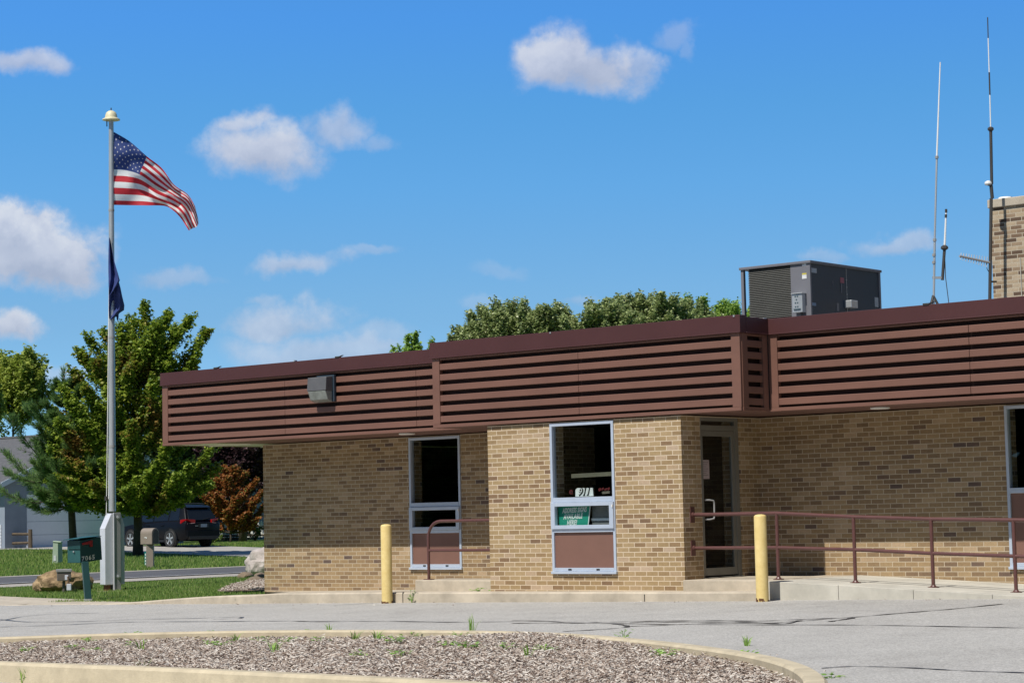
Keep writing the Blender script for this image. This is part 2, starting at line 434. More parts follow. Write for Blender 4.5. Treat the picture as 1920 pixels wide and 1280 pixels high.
# recessed downlights
for px, py in ((763, 812), (1650, 763.5)):
    d = ray(px, py); p = EYE+d*((ZB-EYE.z)/d.z)
    q = MB(); q.lathe((p.x, min(p.y, YW-.25), ZB-.022), [(.12, 0), (.135, .005), (.135, .02)], 20); o = q.build('downlight', M['white'], bld, smooth=True)

# ---- windows
def window(kind, x0, x1, Y):
    """frame facing -Y"""
    w = .042; fr = MB(); yo, yi = Y-.022, Y+.07
    fz = lambda a, b, c, d, o=0: fr.box((a, yo-o, c), (b, yi, d))
    fz(x0, x0+w, WB, WT); fz(x1-w, x1, WB, WT)
    fz(x0+w, x1-w, WT-.045, WT-.002)
    i0, i1 = x0+w, x1-w
    if kind == 2: rails = [(zz(.155), zz(.227))]
    else: rails = [(zz(.175), zz(.245)), (zz(-.262), zz(-.215))]
    for a, b in rails: fz(i0, i1, a, b, .004)
    pb = zz(-.775)
    fz(i0, i1, WB+.02, pb)
    fr.box((x0-.012, Y-.045, WB-.018), (x1+.012, Y+.05, WB+.018))
    f = fr.build('window', M['alu'], bld, bevel=.003)
    g = MB(); g.box((i0, Y+.03, rails[0][1]), (i1, Y+.036, WT-.045)); g.build('pane', M['glass'], f)
    if kind == 1:
        s = MB(); a, b = zz(-.213), zz(.172); m_ = .075; ys = Y-.052
        s.box((x0+.012, ys, a), (x0+.012+m_, Y+.02, b)); s.box((x1-.012-m_, ys, a), (x1-.012, Y+.02, b))
        s.box((x0+.012+m_, ys, a), (x1-.012-m_, Y+.02, a+.055)); s.box((x0+.012+m_, ys, b-.055), (x1-.012-m_, Y+.02, b))
        so = s.build('sash', M['alu'], f, bevel=.004)
        g = MB(); g.box((x0+.08, Y-.012, a+.05), (x1-.08, Y-.006, b-.05)); g.build('sash_pane', M['glass'], f)
        s = MB(); s.box((x1-.03, Y-.066, zz(.09)), (x1-.015, Y-.052, zz(.13))); s.build('catch', M['white'], f)
        s = MB(); s.box((i0+.002, Y-.005, zz(-.238)), (i1-.002, Y+.02, zz(-.215)));
    pt = rails[-1][0]
    p = MB(); p.box((i0, Y+.006, pb), (i1, Y+.05, pt)); p.build('panel', M['panel'], f)
    for t in (.28, .72):
        h = MB(); xx = x0+(x1-x0)*t; h.box((xx-.03, Y-.026, zz(-.812)), (xx+.03, Y-.021, zz(-.788))); h.build('weep_cover', M['black'], f)
    return f
window(1, *wx['bay'], YB); window(1, *wx['left'], YW); window(2, *wx['right'], YW)

# ---- door in the return wall, facing +X
def door():
    X = XBR; f = MB()
    def bx(mb, y0, y1, z0, z1, o0=-.08, o1=-.012): mb.box((X+o0, y0, z0), (X+o1, y1, z1))
    bx(f, DY0, DY0+.045, DB, DT); bx(f, DY1-.09, DY1, DB, DT)
    bx(f, DY0+.045, DY1-.09, DT-.05, DT); bx(f, DY0+.045, DY1-.09, zz(1.15), zz(1.225))
    fo = f.build('door_frame', M['doorframe'], bld, bevel=.003)
    g = MB(); g.box((X-.05, DY0+.045, zz(1.225)), (X-.045, DY1-.09, DT-.05)); g.build('transom_pane', M['glass'], fo)
    a, b = DY0+.048, DY1-.093; d = MB()
    z0, z1 = DB+.02, zz(1.145)
    for q in ((a, a+.035, z0, z1), (b-.07, b, z0, z1), (a+.035, b-.07, z1-.075, z1), (a+.035, b-.07, z0, z0+.11)): bx(d, *q, -.065, -.02)
    do = d.build('door', M['doorframe'], bld, bevel=.003)
    g = MB(); g.box((X-.046, a+.035, z0+.11), (X-.041, b-.07, z1-.075)); g.build('pane', M['glass'], do)
    h = MB(); hy = a+.16; hz0, hz1 = zz(-.115), zz(.16)
    pts = [(X-.02, a+.05, hz1), (X+.03, a+.09, hz1), (X+.05, hy, hz1-.01), (X+.055, hy+.01, hz1-.05), (X+.055, hy+.01, hz0+.05), (X+.05, hy, hz0+.01), (X+.03, a+.09, hz0), (X-.02, a+.05, hz0)]
    h.tube(pts, .012, 10); h.build('pull_handle', M['boxgrey2'], do, smooth=True)
    t = MB(); t.box((X-.28, DY0, DB-.06), (X+.02, DY1, DB)); t.build('threshold', M['doorframe'], bld, bevel=.004)
    n = MB(); y0 = on_x(1320, 880, X).y; y1 = on_x(1334, 880, X).y
    n.box((X-.0395, y0, zz(.46)), (X-.038, y1, zz(.73))); o = n.build('notice', mat('faded_notice', (.42, .34, .33)), None)
    setp(o, 'faded paper notice taped inside the glass door', 'notice')
    n = MB()
    for k in range(7): n.box((X-.0375, y0+.03, zz(.69-.03*k)), (X-.0373, y1-.03-.02*(k % 3), zz(.70-.03*k)))
    n2 = n.build('printed_lines', mat('faded_ink', (.2, .17, .17)), o)
door()

# ---- things standing in the bay window
grn = mat('green_sign', (.02, .30, .20), .5, var=.03); ink = mat('black_ink', (.012, .012, .012), .5); wht = mat('white_card', (.80, .80, .76), .5, var=.03)
wz = rails_z = zz(.245)
def yp(px, py, Y): p = on_y(px, py, Y); return Vector((p.x, Y, p.z))
Ys = YB+.05
c = [yp(1079, 930.5, Ys), yp(1112.5, 929.5, Ys), yp(1111, 914, Ys), yp(1082, 914.5, Ys), yp(1079, 918, Ys)]
mb = MB(); mb.prism(c, (0, .012, 0)); s911 = mb.build('number_card', wht, None)
setp(s911, 'white card with slanted edges reading 911 standing in the bay window', 'sign')
mb = MB(); o_ = yp(1095, 927.5, Ys-.003)
put_text(mb, '911', .135, o_, (1, 0, .02), (0, 0, 1), shear=.25, offset=.011, space=.95, sx=1.1)
mb.build('lettering', ink, s911)
mb = MB(); put_text(mb, '911', .135, o_+Vector((-.008, -.002, .006)), (1, 0, .02), (0, 0, 1), shear=.25, offset=-.001, space=.97, sx=1.1)
mb.build('letter_highlights', wht, s911)
# green sign leaning behind the sash
Yg = YB+.055
c = [yp(1047, 1000, Yg), yp(1099, 1000, Yg), yp(1107, 938, Yg), yp(1046, 938, Yg)]
c = [yp(1047.5, 988, Yg), yp(1101.5, 988, Yg), yp(1107, 940, Yg), yp(1046, 940, Yg)]
mb = MB(); mb.prism(c, (0, .006, 0)); sg = mb.build('address_sign', grn, None)
setp(sg, 'green sign with white slanted words leaning behind the lower sash of the bay window', 'sign')
mb = MB(); ex = (1, 0, .03); ey = (0, 0, 1)
put_text(mb, 'GREEN', .09, yp(1078, 944.8, Yg-.003), ex, ey, shear=.3, offset=.002, sx=.8)
mb = MB()
put_text(mb, 'ADDRESS SIGNS', .098, yp(1077, 960, Yg-.003), ex, ey, shear=.3, offset=.004, sx=.60, space=1.08)
put_text(mb, 'AVAILABLE', .10, yp(1074, 971.8, Yg-.003), ex, ey, shear=.3, offset=.0038, sx=.66, space=1.1)
put_text(mb, 'HERE!', .10, yp(1072, 983.6, Yg-.003), ex, ey, shear=.3, offset=.0038, sx=.66, space=1.1)
mb.build('lettering', wht, sg)
mb = MB(); mb.prism([yp(1101.5, 988, Yg-.002), yp(1103, 988, Yg-.002), yp(1108, 940, Yg-.002), yp(1106.5, 940, Yg-.002)], (0, .008, 0)); mb.build('sign_edge', wht, sg)
# beige shelf bar, reflected-looking strip and the small red stickers
mb = MB(); a, b = yp(1072, 892, YB+.34), yp(1154, 887.5, YB+.34)
mb.obox((a+b)/2, (b-a)/2, (0, .01, 0), (0, 0, .03)); o = mb.build('blind_rail', mat('beige_rail', (.16, .145, .10), .6), None)
setp(o, 'beige horizontal rail seen behind the glass of the bay window', 'rail')
mb = MB(); p = yp(1070.5, 922, YB+.045); mb.tube([p, p+Vector((0, .006, 0))], .034, 16); o = mb.build('round_sticker', mat('dull_red', (.11, .012, .012), .6), None)
setp(o, 'small round red sticker low on the bay window glass beside the 911 card', 'sticker')
mb = MB(); p = yp(1071, 922, YB+.043); mb.tube([p, p+Vector((0, .003, 0))], .014, 12); mb.build('sticker_centre', M['black'], o)
mb = MB(); put_text(mb, 'Coca', .06, yp(1134, 915, YB+.045), (1, 0, .05), (0, 0, 1), shear=.3, offset=.003, sx=1.1) if False else None
p = yp(1133, 917, YB+.045)
for k, (dx, w, hh) in enumerate(((-.09, .035, .026), (-.03, .03, .018), (.03, .035, .016), (.09, .03, .022))):
    mb.obox(p+Vector((dx*.9, 0, .006*math.sin(k*2)+.008*k/3)), (w*.62, 0, .010), (0, .003, 0), (-.006, 0, hh*.7))
o = mb.build('red_lettering', mat('dull_red_b', (.13, .012, .012), .6), None)
setp(o, 'small red script sticker in the lower right of the bay window', 'sticker')
mb = MB(); mb.obox(p+Vector((.03, 0, -.045)), (.07, 0, .003), (0, .003, 0), (0, 0, .018)); mb.build('caption_strip', mat('dull_tan', (.14, .12, .09)), o)
# grey sill board / radiator visible through the sash right of the sign
mb = MB(); mb.box((wx['bay'][0]+.65, YB+.12, zz(-.30)), (wx['bay'][1]-.02, YB+.14, zz(.12)))
o = mb.build('grey_screen', mat('grey_board', (.20, .20, .19), .7), None); setp(o, 'grey board inside the lower sash right of the green sign', 'board')
mb = MB(); mb.box((wx['bay'][0]+.65, YB+.10, zz(-.10)), (wx['bay'][1]-.02, YB+.12, zz(-.065))); mb.build('white_strip', M['white'], o)

# ---- chimney
cp = on_y(1859.5, 470, 31.9)
mb = MB(); mb.box((cp.x, 31.9, ZT-.3), (cp.x+3.6, 33.6, zz(4.86))); ch = mb.build('chimney', M['chim'], bld)
mb = MB(); ct = zz(4.86); mb.box((cp.x-.03, 31.86, ct), (cp.x+3.63, 33.64, ct+.14)); mb.build('coping', M['conc'], ch, bevel=.012)
mb = MB(); q = on_y(1880, 373, 32.1); mb.lathe((q.x, 32.2, ct+.14), [(.12, 0), (.13, .03), (.11, .06), (.03, .07)], 16); o = mb.build('antenna_puck', M['white'], None, smooth=True)
setp(o, 'low white round dome sitting on the chimney coping', 'dome antenna')
mb = MB(); xx = on_y(1912, 470, 31.88).x; mb.tube([(xx, 31.885, ZT), (xx, 31.885, zz(4.0))], .008, 6); mb.build('thin_cable', M['conc_new'], ch)

# ---- rooftop air handler
XA = -17.8; ZA0 = ZT-.12; tp = on_y(1518, 489.5, 28.2); XA = tp.x; ZA1 = tp.z
XA0 = on_y(1389, 503, 28.2).x; YA1 = on_x(1648.5, 506, XA).y; YA = 28.2
ac = thing('rooftop_air_conditioner', 'large dark grey air conditioning unit standing on the flat roof', 'air conditioner', ((XA0+XA)/2, (YA+YA1)/2, ZA0))
mb = MB(); mb.box((XA0+.12, YA+.05, ZA0), (XA-.02, YA1-.02, ZA1-.03)); mb.build('core', M['black'], ac)
mb = MB(); xg = on_y(1483, 540, YA).x
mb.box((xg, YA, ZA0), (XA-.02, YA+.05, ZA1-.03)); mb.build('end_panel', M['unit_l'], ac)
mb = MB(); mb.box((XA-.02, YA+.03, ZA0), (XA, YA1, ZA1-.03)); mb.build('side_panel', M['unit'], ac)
for b_ in (((XA-.06, YA-.006, ZA0), (XA+.004, YA+.03, ZA1-.03)), ((XA0, YA-.006, ZA0), (XA0+.05, YA+.05, ZA1-.03)), ((XA-.02, YA1-.04, ZA0), (XA+.012, YA1+.012, ZA1-.03))):
    mb = MB(); mb.box(*b_); mb.build('corner_post', M['unit_l'], ac)
mb = MB(); mb.box((XA0-.02, YA-.03, ZA1-.03), (XA+.03, YA1+.03, ZA1+.012)); mb.build('lid', M['unit_l'], ac, bevel=.006)
mb = MB(); nz = 44; dz = (ZA1-.05-ZA0)/nz
for k in range(nz):
    z = ZA0+k*dz; mb.obox(((XA0+.13+xg)/2, YA+.02, z+dz*.5), ((xg-XA0-.13)/2, 0, 0), (0, .012, -.006), (0, .002, dz*.16))
mb.build('condenser_grille', mat('aluminium_fins', (.11, .11, .10), .6), ac)
yh = YA-.09; dA = on_y(1486, 552, yh); dB = on_y(1506, 585, yh)
mb = MB(); mb.box((dA.x, YA-.11, dB.z), (dB.x, YA-.001, dA.z)); mb.box((dA.x-.012, YA-.13, dA.z), (dB.x+.012, YA-.001, dA.z+.015))
db = mb.build('disconnect_switch', M['galv'], ac, bevel=.006)
mb = MB(); cxx = (dA.x+dB.x)/2-.01; 
for k, zq in enumerate((.08, .14, .19, .24)):
    for s in ((-.02, .02) if k != 2 else (0,)): mb.box((cxx+s-.012, YA-.114, dB.z+zq), (cxx+s+.012, YA-.1095, dB.z+zq+.02))
mb.box((dA.x+.03, YA-.125, dB.z+.045), (dB.x-.03, YA-.1095, dB.z+.06)); mb.build('switch_print', mat('blue_grey', (.06, .10, .12)), db)
mb = MB(); mb.tube([(dB.x-.05, YA-.05, dB.z), (dB.x-.05, YA-.05, ZA0)], .02, 8); mb.build('conduit', M['dark'], ac)
def yx(px, py): return on_x(px, py, XA)
def sticker(nm, mt, px0, py0, px1, py1, side=True):
    m_ = MB()
    if side:
        a, b = yx(px0, py0), yx(px1, py1); m_.box((XA-.001, a.y, a.z), (XA+.004, b.y, b.z))
    else:
        a, b = on_y(px0, py0, YA), on_y(px1, py1, YA); m_.box((a.x, YA-.004, a.z), (b.x, YA+.001, b.z))
    return m_.build(nm, mt, ac)
sticker('label', mat('rating_label', (.40,.42,.44)), 1521, 502, 1531, 512); sticker('warning_label', mat('pink_label', (.34, .10, .13)), 1575, 520, 1582.5, 531)
sticker('label', mat('blue_label', (.22,.30,.40)), 1522.5, 567, 1530, 573.5); sticker('vent_plate', M['unit_l'], 1568.5, 568, 1573, 583); sticker('label', mat('light_plate', (.38,.42,.45)), 1639.5, 557, 1647, 576)
sticker('label', M['label'], 1504, 493, 1512, 498, False); o = sticker('label', M['label'], 1504, 515, 1513.5, 522, False)
sticker('label', mat('yellow_strip', (.6, .5, .08)), 1504, 512.5, 1513.5, 514.5, False)
mb = MB(); a = yx(1588, 572); mb.box((XA, a.y-.08, a.z-.05), (XA+.13, a.y+.12, a.z+.07)); mb.build('outlet_box', M['galv'], ac, bevel=.01)
mb = MB(); a = yx(1586, 512); 
for k in range(5): mb.box((XA, a.y-.008, a.z-.12-k*.115), (XA+.01, a.y+.008, a.z-.10-k*.115))
a = yx(1586, 500); mb.box((XA, a.y-.004, ZA0), (XA+.003, a.y+.004, ZA1-.04)); mb.build('panel_seam', M['galv'], ac)
mb = MB(); a = yx(1577, 532); mb.box((XA, a.y-.01, a.z-.14), (XA+.008, a.y+.01, a.z)); mb.build('panel_latch', M['unit_l'], ac)
mb = MB(); a = yx(1561, 530); mb.box((XA, a.y-.006, a.z-.05), (XA+.006, a.y+.006, a.z+.03)); mb.build('panel_latch', M['unit_l'], ac)

# ---- antennas
def P(px, py, Z): return at(px, py, Z)
ZA_ = 30.5
rb = ZT-.1
a0 = P(1750, 562, ZA_); t = thing('whip_antenna', 'tall slim white whip antenna on a tripod foot on the roof edge', 'antenna', (a0.x, a0.y, rb))
top = P(1763, 117, ZA_); mid = P(1756.5, 295, ZA_); m2 = P(1752.5, 450, ZA_); m3 = P(1750.5, 520, ZA_)
mb = MB(); mb.tube([mid, top], [.013, .008], 8); mb.build('upper_whip', M['white'], t)
mb = MB(); mb.tube([m2, mid], .015, 8); mb.build('lower_whip', M['galv'], t)
mb = MB(); mb.tube([a0+Vector((0,0,-.1)), m2], .017, 8); mb.build('mast', M['galv'], t)
for q in (mid, m2, P(1751.3, 478, ZA_), P(1751, 492, ZA_)):
    mb = MB(); mb.tube([q+Vector((0,0,-.018)), q+Vector((0,0,.018))], .026, 8); mb.build('clamp', M['boxgrey2'], t)
for k in range(3):
    an = k*2.09+.4; mb = MB(); mb.tube([a0+Vector((0,0,.06)), a0+Vector((.17*math.cos(an), .17*math.sin(an), -.30))], .018, 6); mb.build('tripod_leg', M['dark'], t)
mb = MB(); c0 = P(1749, 520.5, ZA_); c1 = P(1768, 520.5, ZA_); mb.obox((c0+c1)/2, (c1-c0)/2, (0, .015, 0), (0, 0, .018)); mb.build('side_arm', M['galv'], t)
b0 = P(1767, 525, ZA_); b1 = P(1771, 466, ZA_); b2 = P(1774, 396, ZA_)
t2 = thing('short_antenna', 'short antenna with a black base clamped to the side arm beside the tall whip', 'antenna', b0)
mb = MB(); mb.tube([b0, b1], .022, 8); mb.build('base_tube', M['dark'], t2)
mb = MB(); mb.tube([b1, b2], [.016, .012], 8); mb.build('whip', M['white'], t2)
mb = MB(); mb.lathe(b1+Vector((0,0,-.02)), [(.03, 0), (.055, .02), (.05, .05), (.02, .07)], 10); mb.build('collar', M['dark'], t2)
mb = MB(); mb.tube([b2+Vector((0,0,-.02)), b2+Vector((0,0,.03))], .018, 8); mb.tube([P(1773.4,408,ZA_), P(1773.6, 402, ZA_)], .018, 8); mb.build('tip', M['dark'], t2)
mb = MB(); mb.tube([b1, P(1773, 520, ZA_), P(1778, 560, ZA_), P(1779, 568, ZA_)], .006, 5); o = mb.build('guy_cable', M['dark'], t2)
Z2 = 34.6
c0 = P(1857, 556, Z2)
t = thing('mast_antenna', 'tallest antenna, a dark mast with a thin banded whip beside the chimney', 'antenna', (c0.x, c0.y, rb))
pm = [P(1857, 558, Z2), P(1858.5, 375, Z2), P(1859, 340, Z2), P(1857.5, 245, Z2)]
mb = MB(); mb.tube([P(1855.5, 590, Z2), P(1858.5, 372, Z2)], .028, 8); mb.build('lower_mast', M['dark'], t)
mb = MB(); mb.tube([P(1860.5, 372, Z2), P(1858, 345, Z2)], .03, 8); mb.tube([P(1859.5, 345, Z2), P(1857.6, 243, Z2)], .026, 8); mb.build('upper_mast', M['dark'], t)
mb = MB(); mb.lathe(P(1857.6, 246, Z2), [(.03, 0), (.05, .02), (.05, .05), (.02, .07)], 10); mb.build('collar', M['dark'], t)
mb = MB(); mb.tube([P(1857.5, 241, Z2), P(1856, 178, Z2)], .010, 8); mb.build('white_whip', M['white'], t)
mb = MB(); mb.tube([P(1854.8, 136, Z2), P(1852.8, 72, Z2)], .009, 8); mb.build('white_whip', M['white'], t)
mb = MB(); mb.tube([P(1856, 178, Z2), P(1854.8, 136, Z2)], .013, 8); mb.build('dark_whip', M['dark'], t)
mb = MB(); mb.tube([P(1852.8, 72, Z2), P(1851.8, 33, Z2)], .009, 8); mb.build('dark_whip', M['dark'], t)
mb = MB(); mb.lathe(P(1853, 347, Z2), [(.05, 0), (.06, .02), (.055, .05), (.02, .07)], 12); mb.build('small_dome', M['white'], t)
mb = MB(); mb.tube([P(1852, 347, Z2), P(1860, 347, Z2)], .015, 8); mb.tube([P(1857, 528, Z2), P(1868, 528, Z2+.1)], .015, 8); mb.build('bracket', M['dark'], t)
y0, y1 = P(1799, 480, Z2-.3), P(1857, 492.5, Z2)
t = thing('yagi_antenna', 'grey toothed directional antenna sticking out sideways from the dark mast', 'antenna', y1)
mb = MB(); mb.tube([y0, y1], .02, 8); mb.build('boom', M['galv'], t)
for k in range(11):
    q = y0.lerp(y1, .04+k*.085); hh = .10+.006*k
    mb = MB(); mb.tube([q+Vector((0, -.02, -hh*.55)), q+Vector((0, .02, hh*.55))], .0065, 6); mb.build('element', M['galv'], t)
mb = MB(); mb.tube([y0.lerp(y1, .86), P(1851, 505, Z2), P(1856, 512, Z2)], .006, 5); mb.build('feed_cable', M['dark'], t)

# ---- wall light on the fascia
a, b = on_y(577, 703, YF1-.2), on_y(612, 703, YF1-.2)
x0, x1 = a.x, b.x; z1 = zz(2.36); z0 = zz(1.98)
wl = thing('wall_light', 'grey wallpack floodlight fixed to the brown louvred fascia', 'wall light', ((x0+x1)/2, YF1, z0))
cy = YF1-.006
mb = MB(); mb.box((x0+.06, cy-.05, z0-.04), (x1+.03, cy, z1+.02)); mb.build('backplate', M['unit'], wl, bevel=.006)
mb = MB(); zc = z0+.14
mb.prism([(x0, cy-.05, z1), (x0, cy-.20, z1-.015), (x0, cy-.22, zc), (x0, cy-.05, zc)], (x1-x0, 0, 0)); mb.build('housing', mat('grey_bronze', (.10,.10,.105), .5), wl, bevel=.01)
mb = MB(); mb.prism([(x0+.012, cy-.05, zc-.002), (x0+.012, cy-.215, zc-.002), (x0+.012, cy-.16, z0-.01), (x0+.012, cy-.05, z0-.05)], (x1-x0-.024, 0, 0)); mb.build('lens', mat('cloudy_lens', (.22,.24,.22), .25, var=.35, scale=5), wl, bevel=.012)

# ============================================================ RAILS, LANDINGS, RAMP, KERB
def rail_set(name, label, pts_list, posts, base_label=None):
    pass
YR = 24.80
L0 = on_y(803.5, 1040, YR); zt, zl, zb = zz(-.062), zz(-.515), zz(-.965)
t = thing('handrail', 'short brown pipe handrail with a curved end by the left side of the brick bay', 'handrail', (L0.x, YR, zb))
r = .26; mb = MB(); pts = [(L0.x, YR, zb), (L0.x, YR, zt-r)]
for k in range(1, 7):
    a = k*math.pi/12; pts.append((L0.x+r-r*math.cos(a), YR, zt-r+r*math.sin(a)))
pts.append((XBL+.02, YR, zt)); mb.tube(pts, .024, 12); mb.build('top_rail', M['rail'], t, smooth=True)
mb = MB(); mb.tube([(L0.x, YR, zl), (XBL+.02, YR, zl)], .022, 12); mb.build('lower_rail', M['rail'], t, smooth=True)
mb = MB(); mb.box((L0.x-.07, YR-.05, zb-.002), (L0.x+.07, YR+.05, zb+.012)); mb.build('base_plate', M['rail'], t)
# right rail
YR = 24.75
px = [(1456, 961.7, 1026, 1085), (1600, 968.5, 1029.8, 1094), (1745.5, 972.7, 1036.7, 1102), (1900, 974.5, 1042, 1111.7)]
P3 = [[on_y(x, y, YR) for y in (a, b, c)] for (x, a, b, c) in px]
nx = P3[3][0].x + (P3[3][0].x-P3[2][0].x)
t = thing('handrail', 'long brown pipe handrail following the ramp right of the bollard', 'handrail', (P3[0][2].x, YR, P3[0][2].z))
tops = [on_y(1290, 964.8, YR)]+[p[0] for p in P3]; lows = [on_y(1290, 1027, YR)]+[p[1] for p in P3]
for arr, r, nm in ((tops, .026, 'top_rail'), (lows, .024, 'lower_rail')):
    q = [Vector((p.x, YR, p.z)) for p in arr]; q.append(q[-1]+(q[-1]-q[-2])*2.0); q[0].x = XBR+.02
    mb = MB(); mb.tube(q, r, 12); mb.build(nm, M['rail'], t, smooth=True)
    mb = MB(); mb.box((XBR, YR-.05, q[0].z-.11), (XBR+.012, YR+.05, q[0].z+.11)); mb.tube([(XBR+.01, YR, q[0].z), (XBR+.04, YR, q[0].z)], .036, 12); mb.build('wall_bracket', M['rail'], t)
zdeck = lambda x: zz(-.953-.047*(x+15.7)) if x > -16 else zz(-.94)
for i in range(6):
    if i < 4: X = P3[i][0].x; ztp = P3[i][0].z
    else: X = P3[3][0].x+(i-3)*1.2; ztp = P3[3][0].z-.055*(i-3)
    mb = MB(); mb.tube([(X, YR, zdeck(X)-.01), (X, YR, ztp)], .024, 12); mb.build('post', M['rail'], t, smooth=True)
    mb = MB(); mb.lathe((X, YR, zdeck(X)), [(.075, 0), (.075, .008), (.04, .012), (.03, .03)], 14); mb.build('base_plate', M['rail'], t)

def struct(o, kind='structure'): o['kind'] = kind; return o
# landing at the door, deck and ramp
XS = -16.02; XP = XS-.0
mb = MB(); mb.box((XBR+.002, YB-.06, zz(-1.3)), (XS, YW-.002, zz(-.945))); struct(mb.build('door_landing', M['conc'], None, bevel=.012))
mb = MB(); xs = [XS+.002+i*1.1 for i in range(14)]
for i in range(len(xs)-1):
    a, b = xs[i], xs[i+1]-.006
    vs = [(a, 24.1, zz(-1.6)), (b, 24.1, zz(-1.6)), (b, YW-.002, zz(-1.6)), (a, YW-.002, zz(-1.6)),
          (a, 24.1, min(zdeck(a), zz(-.943))), (b, 24.1, zdeck(b)), (b, YW-.002, zdeck(b)+.0), (a, YW-.002, min(zdeck(a), zz(-.943)))]
    mb.add(vs, [(0,3,2,1),(4,5,6,7),(0,1,5,4),(1,2,6,5),(2,3,7,6),(3,0,4,7)])
struct(mb.build('concrete_ramp', M['conc_new'], None, bevel=.008))
# left landing block
xa = on_y(778, 1098, 24.65).x
mb = MB(); mb.box((xa, 24.65, zz(-1.3)), (XBL-.004, 25.45, zz(-.965))); struct(mb.build('concrete_step', M['conc'], None, bevel=.015))
# sidewalk + kerb along the building: piecewise
YK = 23.92
kz = [on_y(px_, py_, YK) for px_, py_ in ((1440, 1108.5), (1285, 1109.3), (917, 1109.5), (700, 1110), (520, 1111.3))]; kz[0].x = XS
kp = [(q.x, YK, q.z, .32) for q in kz]
for px_, py_, h_, w_ in ((470, 1131, .16, .40), (400, 1131.3, .145, .6), (350, 1131.5, .12, .75), (310, 1131.5, .095, .8), (250, 1132.3, .06, .8), (180, 1133, .035, .8), (130, 1133, .03, 1.0), (60, 1133.5, .03, 1.4), (0, 1134, .03, 1.8), (-160, 1127, .03, 1.8), (-400, 1108, .03, 1.8)):
    q = on_g(px_, py_, .02); kp.append((q.x, q.y, HG(q.x, q.y)+h_, w_))
def ribbon(path, off0, off1, z0f, mb, dz):
    """extruded strip between lateral offsets along a path (towards +normal = left-hand side)"""
    n = len(path); secs = []
    for i, p in enumerate(path):
        a = Vector(path[max(0, i-1)]); b = Vector(path[min(n-1, i+1)]); t = (b-a); t.z = 0; t.normalize()
        nr = Vector((t.y, -t.x, 0))   # right-hand side of travel
        p = Vector(p)
        q0 = p+nr*off0; q1 = p+nr*off1
        secs.append([Vector((q0.x, q0.y, z0f(q0, p))), Vector((q1.x, q1.y, z0f(q1, p))), Vector((q1.x, q1.y, p.z+dz)), Vector((q0.x, q0.y, p.z+dz))])
    base = len(mb.v)
    for s_ in secs: mb.v += [tuple(v) for v in s_]
    for i in range(n-1):
        for k in range(4):
            k2 = (k+1) % 4; mb.f.append((base+4*i+k, base+4*i+k2, base+4*i+4+k2, base+4*i+4+k)); mb.m.append(0)
    mb.f.append((base, base+1, base+2, base+3)); e = base+4*(n-1); mb.f.append((e+3, e+2, e+1, e)); mb.m += [0, 0]
k3 = smooth_path([Vector(q[:3]) for q in kp[4:]], 6); kw = kp[:4]
ws_ = [q[3] for q in kp[4:]]
for i, q in enumerate(k3):
    t_ = min(i/6, len(ws_)-1.001); a_ = int(t_); kw.append((q.x, q.y, q.z, ws_[a_]*(1-t_+a_)+ws_[a_+1]*(t_-a_)))
kb = [q[:3] for q in kw]; mb = MB()
for i, (x, y, z, w) in enumerate(kw):
    a = Vector(kw[max(0, i-1)][:2]); c_ = Vector(kw[min(len(kw)-1, i+1)][:2]); t = (c_-a).normalized(); nr = Vector((t.y, -t.x)) if t.x < 0 else Vector((-t.y, t.x))
    if nr.y < 0: nr = -nr
    bx_, by_ = x+nr.x*w, y+nr.y*w; fx, fy = x-nr.x*.02, y-nr.y*.02
    zb_ = max(z-.002, HG(bx_, by_)+.012) if w > .5 else z-.002
    for q in ((fx, fy, HG(fx, fy)-.12), (fx+nr.x*.006, fy+nr.y*.006, z-.022), (x+nr.x*.012, y+nr.y*.012, z), (bx_, by_, zb_), (bx_, by_, HG(bx_, by_)-.12)): mb.v.append(q)
for i in range(len(kw)-1):
    for k in range(4): mb.f.append((5*i+k, 5*i+k+1, 5*i+6+k, 5*i+5+k)); mb.m.append(0)
mb.f.append((0, 1, 2, 3, 4)); mb.m.append(0)
struct(mb.build('kerb', M['conc'], None, smooth=True))
# sidewalk slab between kerb and walls
mb = MB()
def quad(a, b, c, d): mb.add([a, b, c, d], [(0, 1, 2, 3)])
fz_ = [(q.x, YK+.322, q.z-.004) for q in kz]; fz_.append((-28.0, YK+.6, kz[4].z-.05))
bz_ = [(XS, YW+.03, zz(-1.16)), (kz[1].x, YW+.03, zz(-1.16)), (-21, YW+.03, zz(-1.16)), (-24.4, YW+.03, zz(-1.19)), (XL-.1, YW+.03, zz(-1.255)), (XL-.5, YW+.6, zz(-1.27))]
mb.add(fz_+bz_, [(i, i+6, i+7, i+1) for i in range(4)])
struct(mb.build('pavement', M['conc'], None))

for xk in (on_y(757, 1120, YK).x, on_y(1210, 1120, YK).x):
    mb = MB(); mb.box((xk-.004, YK-.024, zz(-1.42)), (xk+.004, YK+.01, kz[2].z-.012)); struct(mb.build('kerb_joint', M['black'], None))
